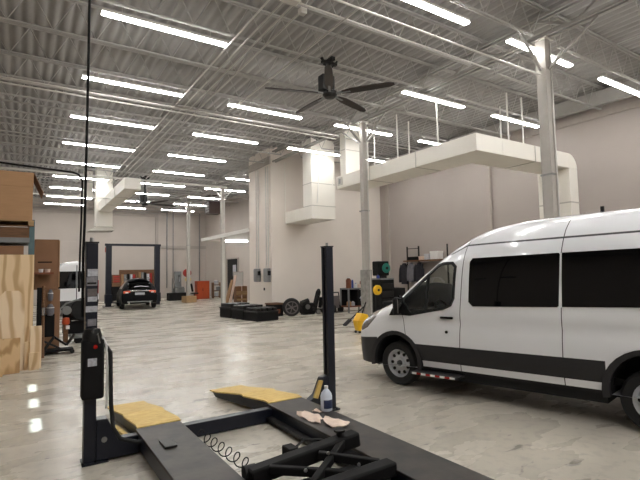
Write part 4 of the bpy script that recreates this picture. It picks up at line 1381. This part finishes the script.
MB().mm(-1.3, 1.2, -0.35, 0.35, 0.88, 0.95).build('bench_top', 'wood_old', wb)
for x in (-1.2, 1.1):
    for y in (-0.3, 0.3):
        MB().mm(x - 0.04, x + 0.04, y - 0.04, y + 0.04, 0, 0.88).build('leg', 'wood_old', wb)
MB().mm(-1.3, 1.2, 0.3, 0.35, 0.95, 2.3).build('back_panel', 'wood_old', wb)
rnd = random.Random(4)
for i in range(12):
    x = -1.15 + i * 0.2
    m = ['cardboard', 'grey_machine', 'matte_black', 'label_white', 'red', 'wood_old'][i % 6]
    h = 0.18 + 0.2 * rnd.random()
    q = thing('parts_box', 'small %s box, %s from the left on the workbench behind the black car' % (['brown', 'grey', 'black', 'white', 'red', 'tan'][i % 6], (ORD + ['twelfth'])[i]), 'box', (7.35 + x, 36.45, 0.95), 0, 'small boxes on the far workbench')
    MB().mm(-0.08, 0.08, -0.1, 0.1, 0, h + 0.8).build('box_body', m, q)
tb = thing('tool_chest', 'red and brown tool chest standing left of the black car', 'tool chest', (5.7, 36.0, 0))
MB().mm(-0.3, 0.3, -0.25, 0.25, 0.1, 1.1).build('lower_cabinet', 'matte_black', tb, bevel=0.02)
for x in (-0.24, 0.24):
    for y in (-0.2, 0.2):
        MB().tube((x - 0.03, y, 0.05), (x + 0.03, y, 0.05), 0.05, 12).build('castor', 'rubber', tb)
MB().mm(-0.26, 0.26, -0.22, 0.22, 1.35, 1.95).build('top_box', 'terracotta', tb, bevel=0.02)
MB().mm(-0.3, 0.3, -0.25, 0.25, 1.1, 1.35).build('middle_tray', 'wood_old', tb, bevel=0.01)
for z in (1.46, 1.63, 1.8):
    MB().mm(-0.2, 0.2, -0.235, -0.22, z - 0.05, z + 0.05).build('drawer', 'red', tb, bevel=0.008)
tc = thing('tyre_changer', 'grey and black tyre changer machine by the far wall', 'machine', (9.75, 34.2, 0))
MB().mm(-0.85, 0.5, -0.35, 0.35, 0, 0.55).build('base', 'matte_black', tc, bevel=0.04)
MB().lathe([(0, 0), (0.34, 0), (0.36, 0.05), (0.36, 0.12), (0, 0.12)], 20, None, (-0.05, -0.05, 0.85)).build('turntable', 'grey_machine', tc)
MB().mm(-0.4, 0.3, -0.3, 0.3, 0.55, 0.9).build('body', 'grey_machine', tc, bevel=0.04)
MB().mm(-0.3, 0.2, 0.2, 0.4, 0.9, 2.1).build('tower', 'grey_machine', tc, bevel=0.03)
MB().mm(-0.05, 0.05, -0.3, 0.3, 1.7, 1.85).build('swing_arm', 'grey_machine', tc)
MB().tube((0, -0.25, 1.2), (0, -0.25, 1.8), 0.04, 8).build('mount_rod', 'steel', tc)
MB().mm(0.02, 0.16, 0.18, 0.2, 1.35, 1.7).build('notice', 'label_white', tc)
MB().tube((-0.55, -0.1, 0.55), (-0.55, -0.1, 1.6), 0.05, 8).build('bead_column', 'steel', tc)
for zz, m, r, lab in ((1.98, 'red', 0.3, 'red hose reel on a stand beside the tyre changer'), (1.5, 'yellow_worn', 0.2, 'small cream hose reel below the red reel')):
    q = thing('hose_reel', lab, 'hose reel', (10.45, 34.7 if zz > 1.9 else 34.44, zz))
    MB().lathe([(0, -0.1), (r, -0.1), (r, -0.07), (r * 0.7, -0.06), (r * 0.7, 0.06), (r, 0.07), (r, 0.1), (0, 0.1)], 22, RX).build('drum', m, q)
    MB().lathe([(0, -0.13), (r * 0.3, -0.13), (r * 0.3, 0.13), (0, 0.13)], 14, RX).build('hub', 'black_metal', q)
    MB().mm(-0.03, 0.03, 0.1, 0.16, -zz if zz > 1.9 else -0.1, 0.1).build('bracket', 'black_metal', q)
oc = thing('safety_cabinet', 'orange red metal cabinet against the far wall', 'cabinet', (11.6, 34.6, 0))
MB().mm(-0.52, 0.45, -0.3, 0.3, 0, 1.35).build('casing', 'orange', oc, bevel=0.02)
MB().mm(-0.5, -0.04, -0.32, -0.3, 0.04, 1.31).build('door', 'orange', oc, bevel=0.01)
MB().mm(-0.03, 0.43, -0.32, -0.3, 0.04, 1.31).build('door', 'orange', oc, bevel=0.01)
MB().mm(-0.1, -0.06, -0.35, -0.32, 0.6, 0.8).build('handle', 'black_metal', oc)
wc = thing('crate', 'low wooden crate on the floor in front of the orange cabinet', 'crate', (9.35, 30.6, 0), 0.3)
for z in (0.02, 0.17, 0.32):
    for s in (-1, 1):
        MB().mm(-0.38, 0.38, s * 0.28 - 0.015, s * 0.28 + 0.015, z, z + 0.12).build('side_slat', 'pallet', wc)
        MB().mm(s * 0.38 - 0.015, s * 0.38 + 0.015, -0.28, 0.28, z, z + 0.12).build('end_slat', 'pallet', wc)
MB().mm(-0.37, 0.37, -0.27, 0.27, 0.02, 0.36).build('filling', 'cardboard', wc)
bk = thing('office_chair', 'black office chair next to the orange cabinet', 'chair', (10.55, 33.3, 0))
MB().mm(-0.26, 0.26, -0.26, 0.26, 0.45, 0.54).build('seat', 'matte_black', bk, bevel=0.04)
MB().bar((-0.05, 0.2, 0.6), (-0.15, 0.25, 1.2), 0.45, 0.09).build('backrest', 'matte_black', bk, bevel=0.04)
MB().tube((0, 0, 0.1), (0, 0, 0.46), 0.04, 8).build('gas_stem', 'black_metal', bk)
for i in range(5):
    a = i * 2 * math.pi / 5
    MB().bar((0, 0, 0.1), (0.3 * math.cos(a), 0.3 * math.sin(a), 0.05), 0.05, 0.04).build('leg', 'black_metal', bk)
sh = thing('shelf_unit', 'small brown shelf with white tubs near the far corner', 'shelf', (12.75, 34.6, 0))
for z in (0.1, 0.55, 1.0):
    MB().mm(-0.35, 0.3, -0.25, 0.25, z, z + 0.04).build('shelf_board', 'wood_old', sh)
for x in (-0.35, 0.27):
    MB().mm(x, x + 0.03, -0.25, 0.25, 0, 1.2).build('side_panel', 'cardboard_dark', sh)
for x, z, m, lab in ((-0.1, 0.14, 'label_white', 'white tub on the lowest board of the brown shelf'), (0.05, 0.59, 'grey_machine', 'grey tub on the middle board of the brown shelf'), (-0.12, 1.04, 'label_white', 'white tub on the top board of the brown shelf')):
    q = thing('tub', lab, 'tub', (12.75 + x, 34.5, z))
    MB().lathe([(0, 0), (0.13, 0), (0.15, 0.3), (0, 0.3)], 16).build('tub_body', m, q)
    MB().lathe([(0, 0.3), (0.16, 0.3), (0.16, 0.33), (0, 0.33)], 16).build('lid', 'white', q)

# clutter under the canopy
q = thing('whiteboard', 'white panel standing by the wall block under the canopy', 'board', (11.5, 27.4, 0.95))
MB().mm(-0.3, 0.3, -0.02, 0.02, 0, 1.0).build('panel', 'white', q, bevel=0.008)
MB().mm(-0.33, 0.33, 0.0, 0.03, -0.03, 1.03).build('frame', 'wall_trim', q)
for i, (x0, y, z1, ln, m, lab) in enumerate(((10.1, 25.6, 1.5, -0.16, 'cardboard', 'tall brown board leaning under the canopy'), (10.38, 25.8, 1.75, -0.08, 'rag', 'pale board leaning beside the tall brown board'),
                                              (10.3, 26.3, 1.3, -0.1, 'pallet', 'shorter pale wooden board in the scrap pile'))):
    b = MB()
    b.bar((x0 - 0.1, y, 0.02), (x0 + 0.35 + ln * 0.3, y + 0.1, z1), 0.2, 0.04)
    tag(b.build('scrap_board', m, origin=(x0, y, 0)), lab, 'board')
for x, y, w, h, m, lab in ((10.7, 25.2, 0.6, 0.55, 'wood_old', 'lower brown carton in the scrap pile under the canopy'), (11.0, 25.9, 0.7, 1.1, 'cardboard_dark', 'taller brown carton in the scrap pile under the canopy')):
    q = thing('cardboard_box', lab, 'box', (x, y, 0))
    MB().mm(-w / 2, w / 2, -0.2, 0.2, 0, h).build('carton', m, q, bevel=0.01)
    MB().mm(-0.03, 0.03, -0.205, 0.205, 0.01, h + 0.004).build('tape', 'rag', q)
    MB().mm(-w / 2, w / 2, -0.22, -0.2, h * 0.55, h * 0.75).build('flap', 'pallet', q)

# ------------------------------------------------------------------ black plastic trays on the floor by the wall block
def tray(label, loc, rz, w, dp, h):
    t = thing('pallet_tray', label, 'tray', loc, rz, 'black trays on the floor')
    MB().mm(-w / 2, w / 2, -dp / 2, dp / 2, 0, h * 0.75).build('tray_body', 'matte_black', t, bevel=0.03)
    for i in range(4):
        x = -w / 2 + w * (i + 0.5) / 4
        MB().mm(x - w * 0.09, x + w * 0.09, -dp * 0.45, dp * 0.45, h * 0.75, h).build('rib', 'black_metal', t, bevel=0.015)
    MB().mm(-w / 2 - 0.02, w / 2 + 0.02, -dp / 2 - 0.02, dp / 2 + 0.02, h * 0.66, h * 0.75).build('rim', 'black_metal', t, bevel=0.01)


for i, lab in enumerate(('black tray nearest the viewer in the low row on the floor', 'middle black tray in the low row on the floor', 'black tray farthest back in the low row on the floor')):
    a = math.radians(7.3)
    u, v = 0.6, 0.5 + i * 1.03
    tray(lab, (7.5 + u * math.cos(a) - v * math.sin(a), 16.25 + u * math.sin(a) + v * math.cos(a), 0), a, 1.0, 0.95, (0.5, 0.56, 0.6)[i])
q = thing('crate', 'flat brown crate between the black trays and the upright wheel', 'crate', (9.22, 18.0, 0), 0.1)
MB().mm(-0.3, 0.3, -0.3, 0.3, 0.5, 0.56).build('lid', 'wood_old', q)
MB().mm(-0.28, 0.28, -0.28, 0.28, 0, 0.5).build('crate_body', 'matte_black', q, bevel=0.02)
MB().mm(-0.1, 0.1, -0.295, -0.28, 0.12, 0.3).build('slot', 'terracotta', q)
q = thing('wheel', 'spoked black wheel standing upright by the black trays', 'wheel', (9.7, 17.35, 0), -0.42)
RW = Matrix.Rotation(math.radians(96), 3, 'X')
MB().lathe([(0.24, -0.12), (0.34, -0.12), (0.385, -0.06), (0.385, 0.06), (0.34, 0.12), (0.24, 0.12)], 32, RW, (0, 0, 0.385)).build('tyre', 'rubber', q)
MB().lathe([(0.235, 0.1), (0.26, 0.12), (0.275, 0.125), (0.275, 0.13), (0.235, 0.135), (0.225, 0.1)], 32, RW, (0, 0, 0.385)).build('rim', 'label_tan', q)
for i in range(6):
    a = 2 * math.pi * i / 6 + 0.3
    p0 = RW @ Vector((0.04 * math.cos(a), 0.04 * math.sin(a), 0.1))
    p1 = RW @ Vector((0.25 * math.cos(a), 0.25 * math.sin(a), 0.1))
    MB().bar(p0 + Vector((0, 0, 0.385)), p1 + Vector((0, 0, 0.385)), 0.05, 0.05).build('spoke', 'label_tan', q)
MB().lathe([(0, 0.06), (0.06, 0.06), (0.06, 0.13), (0, 0.135)], 16, RW, (0, 0, 0.385)).build('hub', 'label_tan', q)
q = thing('engine_part', 'black engine unit on the floor left of the tall jack', 'engine part', (10.68, 17.6, 0))
MB().mm(-0.35, 0.3, -0.2, 0.2, 0.05, 0.5).build('block', 'matte_black', q, bevel=0.05)
MB().tube((-0.4, -0.1, 0.5), (-0.05, -0.1, 0.6), 0.12, 12).build('intake', 'black_metal', q)
MB().tube((-0.15, -0.25, 0.35), (-0.15, -0.19, 0.35), 0.11, 14).build('pulley', 'steel', q)
MB().tube((0.15, -0.25, 0.25), (0.15, -0.19, 0.25), 0.08, 14).build('pulley', 'black_metal', q)
MB().mm(-0.3, 0.25, -0.15, 0.15, 0, 0.06).build('sump', 'black_metal', q)
q = thing('upright_jack', 'black upright trolley jack leaning by the wall', 'jack', (11.2, 17.6, 0))
MB().mm(-0.18, 0.45, -0.15, 0.2, 0.08, 0.22).build('chassis', 'matte_black', q, bevel=0.03)
MB().bar((-0.2, 0.0, 0.2), (0.08, 0.05, 1.02), 0.2, 0.18).build('handle_socket', 'matte_black', q, bevel=0.05)
MB().lathe([(0, 0), (0.08, 0), (0.09, 0.05), (0.05, 0.12), (0, 0.13)], 12, None, (0.08, 0.05, 0.98)).build('saddle', 'black_metal', q)
MB().bar((0.1, 0.0, 0.25), (0.2, 0.02, 0.72), 0.14, 0.14).build('arm', 'matte_black', q, bevel=0.03)
for x, y in ((-0.12, -0.2), (0.38, -0.2), (-0.12, 0.2), (0.38, 0.2)):
    MB().tube((x, y - 0.04, 0.1), (x, y + 0.04, 0.1), 0.1, 16).build('castor', 'steel' if x == -0.12 else 'rubber', q)

# ------------------------------------------------------------------ bench, reels and bucket near the middle column
q = thing('hand_truck', 'dark hand truck standing beside the workbench', 'hand truck', (12.15, 17.5, 0))
for x in (-0.2, 0.2):
    MB().tube((x, 0, 0.12), (x, 0.12, 0.9), 0.025, 8).build('side_rail', 'black_metal', q)
    MB().tube((x - 0.06, -0.02, 0.17), (x + 0.06, -0.02, 0.17), 0.17, 18).build('wheel', 'rubber', q)
MB().tube((-0.2, 0.12, 0.9), (0.2, 0.12, 0.9), 0.025, 8).build('handle', 'black_metal', q)
MB().mm(-0.18, 0.18, 0.0, 0.1, 0.2, 0.75).build('back_plate', 'label_tan', q)
MB().mm(-0.2, 0.2, -0.25, 0.0, 0.02, 0.05).build('toe_plate', 'black_metal', q)
q = thing('tool_bench', 'dark metal tool bench with shelves left of the grey column', 'workbench', (12.75, 17.1, 0))
for x in (-0.42, 0.6):
    for y in (-0.3, 0.3):
        MB().mm(x - 0.03, x + 0.03, y - 0.03, y + 0.03, 0, 1.08).build('leg', 'grey_machine', q)
MB().mm(-0.45, 0.63, -0.33, 0.33, 1.04, 1.1).build('bench_top', 'grey_machine', q)
MB().mm(-0.45, 0.63, -0.33, 0.33, 0.25, 0.3).build('lower_shelf', 'terracotta', q)
MB().mm(-0.4, 0.6, 0.25, 0.3, 0.3, 1.04).build('back_panel', 'matte_black', q)
MB().mm(0.1, 0.58, -0.3, 0.28, 0.3, 1.0).build('drawer_unit', 'matte_black', q, bevel=0.02)
b = MB()
b.prism([(0.32, 0.78), (0.46, 0.62), (0.38, 0.62), (0.38, 0.5), (0.26, 0.5), (0.26, 0.62), (0.18, 0.62)], 'xz', -0.306, -0.3)
b.build('arrow_sign', 'label_white', q, label='white arrow shaped sticker')
for x, z0, r, h, m, lab, nm in ((-0.3, 1.1, 0.12, 0.5, 'terracotta', 'tall orange brown container at the left end of the tool bench', 'container'), (-0.08, 1.1, 0.05, 0.42, 'blue', 'slim blue bottle on the tool bench', 'bottle'),
                                (0.1, 1.1, 0.08, 0.22, 'white', 'white bottle in the middle of the tool bench', 'bottle'), (0.28, 1.1, 0.1, 0.2, 'rag', 'cream tub on the tool bench', 'container'),
                                (0.48, 1.1, 0.11, 0.38, 'terracotta', 'red brown can at the right end of the tool bench', 'container'), (-0.3, 0.3, 0.11, 0.24, 'cardboard', 'tan can on the lower shelf of the tool bench', 'container'),
                                (-0.08, 0.3, 0.09, 0.2, 'label_white', 'pale can on the lower shelf of the tool bench', 'container')):
    w = thing(nm, lab, nm, (12.75 + x, 16.95, z0))
    MB().lathe([(0, 0), (r, 0), (r, h * 0.75), (r * 0.5, h * 0.88), (r * 0.4, h * 0.9), (0, h * 0.9)], 16).build('body', m, w)
    MB().lathe([(0, h * 0.9), (r * 0.45, h * 0.9), (r * 0.45, h), (0, h)], 12).build('cap', 'white' if m != 'white' else 'blue', w)
q = thing('tool_cabinet', 'tall black tool cabinet behind the front of the van', 'cabinet', (12.45, 14.3, 0))
MB().mm(-0.55, 0.15, -0.25, 0.35, 0, 1.5).build('tall_unit', 'matte_black', q, bevel=0.02)
MB().mm(0.15, 0.75, -0.25, 0.35, 0, 1.15).build('low_unit', 'matte_black', q, bevel=0.02)
for z in (0.2, 0.5, 0.8, 1.1):
    MB().mm(-0.5, 0.1, -0.27, -0.25, z, z + 0.25).build('drawer', 'black_metal', q, bevel=0.01)
MB().mm(-0.55, 0.15, -0.25, 0.35, 1.5, 1.56).build('cabinet_top', 'grey_machine', q)
q = thing('hose_reel', 'black hose reel with a teal disc on top of the black cabinet', 'hose reel', (12.2, 14.25, 1.56))
MB().mm(-0.36, 0.2, -0.15, 0.25, 0.1, 0.68).build('casing', 'matte_black', q, bevel=0.04)
MB().lathe([(0, -0.01), (0.19, -0.01), (0.2, 0.03), (0.1, 0.05), (0, 0.05)], 24, RX, (0.02, -0.16, 0.4)).build('disc', 'teal', q)
MB().lathe([(0, 0.0), (0.06, 0.0), (0.06, 0.08), (0, 0.08)], 12, RX, (0.02, -0.16, 0.4)).build('hub', 'black_metal', q)
MB().mm(-0.2, 0.1, -0.1, 0.2, 0, 0.1).build('mount', 'black_metal', q)
q = thing('spray_can', 'blue can in front of the black cabinet top by the column', 'can', (11.85, 14.15, 1.56))
MB().lathe([(0, 0), (0.06, 0), (0.06, 0.1), (0.03, 0.13), (0, 0.13)], 14).build('body', 'blue', q)
MB().lathe([(0, 0.13), (0.035, 0.13), (0.035, 0.17), (0, 0.17)], 12).build('cap', 'black_metal', q)
q = thing('cord_reel', 'bright yellow round cord reel right of the grey column', 'cord reel', (11.55, 13.85, 1.0))
MB().lathe([(0, -0.07), (0.16, -0.07), (0.19, -0.04), (0.19, 0.04), (0.16, 0.07), (0, 0.07)], 24, RX, (0, 0, 0.12)).build('drum', 'yellow', q)
MB().lathe([(0, 0.06), (0.05, 0.06), (0.05, 0.09), (0, 0.09)], 12, RX, (0, 0, 0.12)).build('hub', 'black_metal', q)
MB().mm(-0.03, 0.03, 0.07, 0.12, -1.0, 0.2).build('stand', 'black_metal', q)
MB().mm(-0.18, 0.18, -0.1, 0.2, -1.0, -0.96).build('stand_foot', 'black_metal', q)
q = thing('floor_fan', 'dark machine with a pale drum in front of the black cabinet', 'machine', (11.5, 12.6, 0))
MB().mm(-0.35, 0.6, 0.0, 0.5, 0, 0.75).build('body', 'matte_black', q, bevel=0.05)
MB().tube((0.1, -0.06, 0.62), (0.1, 0.0, 0.62), 0.13, 18).build('drum', 'grey_machine', q)
MB().mm(-0.3, 0.2, -0.04, 0.0, 0.3, 0.42).build('side_trim', 'steel', q)
# mop bucket
q = thing('mop_bucket', 'yellow mop bucket on castors beside the grey column', 'bucket', (8.66, 11.2, 0))
b = MB()
vs = []
for z, w, dp in ((0.08, 0.17, 0.13), (0.36, 0.23, 0.18), (0.38, 0.25, 0.2), (0.38, 0.22, 0.17), (0.12, 0.16, 0.12)):
    for i in range(20):
        a = 2 * math.pi * i / 20
        c, s = math.cos(a), math.sin(a)
        k = (abs(c) ** 4 + abs(s) ** 4) ** -0.25
        vs.append((w * c * k, dp * s * k, z))
fs = [(j * 20 + i, j * 20 + (i + 1) % 20, j * 20 + 20 + (i + 1) % 20, j * 20 + 20 + i) for j in range(4) for i in range(20)]
fs += [tuple(range(20)), tuple(range(80, 100))]
b.add(vs, fs)
b.build('pail', 'yellow', q)
b = MB()
b.prism([(-0.2, 0.36), (0.22, 0.36), (0.16, 0.55), (-0.05, 0.6)], 'xz', -0.15, 0.15)
b.build('wringer', 'yellow', q, bevel=0.02)
MB().tube((0.1, 0.1, 0.5), (0.3, 0.12, 0.9), 0.018, 8).build('wringer_handle', 'matte_black', q)
for x in (-0.13, 0.13):
    for y in (-0.1, 0.1):
        MB().tube((x, y - 0.015, 0.04), (x, y + 0.015, 0.04), 0.04, 12).build('castor', 'rubber', q)
q = thing('mop', 'dark mop leaning over the yellow bucket', 'mop', (8.5, 11.38, 0))
MB().tube((-0.25, 0, 0.3), (0.55, 0.15, 0.75), 0.016, 8).build('handle', 'matte_black', q)
MB().bar((-0.33, -0.01, 0.25), (-0.1, 0.02, 0.39), 0.14, 0.05).build('mop_head', 'cloth_dark', q)

# ------------------------------------------------------------------ coat rack on the wall behind the van
q = thing('coat_rack', 'black metal rack shelf on the wall above the van bonnet', 'rack', (15.55, 16.35, 0))
for y in (0.0, -0.76, -2.5):
    MB().mm(-0.02, 0.02, y - 0.03, y + 0.03, 0, 2.98).build('post', 'black_metal', q)
MB().mm(-0.25, 0.25, -3.4, 0.03, 2.26, 2.32).build('shelf_board', 'wood_old', q)
MB().mm(-0.02, 0.02, -0.76, 0.0, 2.86, 2.89).build('cross_bar', 'black_metal', q)
MB().tube((-0.1, -3.3, 2.2), (-0.1, 0.02, 2.2), 0.015, 8).build('hanging_rail', 'steel', q)
bxl = [(-0.1, 0.5, 0.16, 'matte_black', 'black storage box at the left end of the rack shelf', -0.3), (-1.0, 0.3, 0.16, 'rag', 'pale bundle next to the black box on the rack shelf', 0), (-1.35, 0.3, 0.26, 'label_white', 'white carton on the rack shelf', 0),
       (-1.8, 0.45, 0.36, 'white', 'larger white carton on the rack shelf behind the van', 0)]
for y, w, h, m, lab, dy in bxl:
    e = thing('storage_box', lab, 'box', (15.62, 16.35 + y + dy, 2.32))
    MB().mm(-0.18, 0.18, -w / 2, w / 2, 0, h).build('box_body', m, e, bevel=0.02)
    MB().mm(-0.19, 0.19, -w / 2 - 0.01, w / 2 + 0.01, h * 0.8, h + 0.01).build('lid', m, e, bevel=0.01)


def jacket(label, y, m, w, ln):
    e = thing('jacket', label, 'jacket', (15.42, y, 2.2), 0, 'jackets on the rack')
    st = [(0.0, 0.08, 0.05), (-0.06, w * 0.35, 0.1), (-0.14, w * 0.5, 0.13), (-0.45, w * 0.48, 0.13), (-ln, w * 0.52, 0.14)]
    vs = []
    for z, a, bq in st:
        for i in range(16):
            t_ = 2 * math.pi * i / 16
            rp = 1 + 0.08 * math.sin(5 * t_)
            vs.append((bq * math.cos(t_) * rp, a * math.sin(t_) * rp, z))
    k = len(st)
    MB().add(vs, [(j * 16 + i, j * 16 + (i + 1) % 16, j * 16 + 16 + (i + 1) % 16, j * 16 + 16 + i) for j in range(k - 1) for i in range(16)] + [tuple(range(16)), tuple(range(16 * k - 16, 16 * k))]).build('coat_body', m, e)
    for s in (-1, 1):
        MB().path([(0, s * w * 0.42, -0.1), (-0.03, s * w * 0.58, -0.3), (-0.04, s * w * 0.66, -0.62), (-0.03, s * w * 0.68, -ln * 0.92)], 0.085, 8).build('sleeve', m, e)
    MB().path([(-0.1, 0, 0.0), (-0.1, 0, 0.05), (-0.0, 0, 0.08)], 0.008, 5).build('hanger_hook', 'steel', e)


jacket('dark jacket hanging at the left end of the rack', 16.45, 'cloth_dark', 0.36, 1.0)
jacket('grey jacket hanging second on the rack', 15.98, 'cloth_grey', 0.24, 0.9)
jacket('black jacket hanging third from the left on the rack', 15.45, 'cloth_dark', 0.36, 0.95)
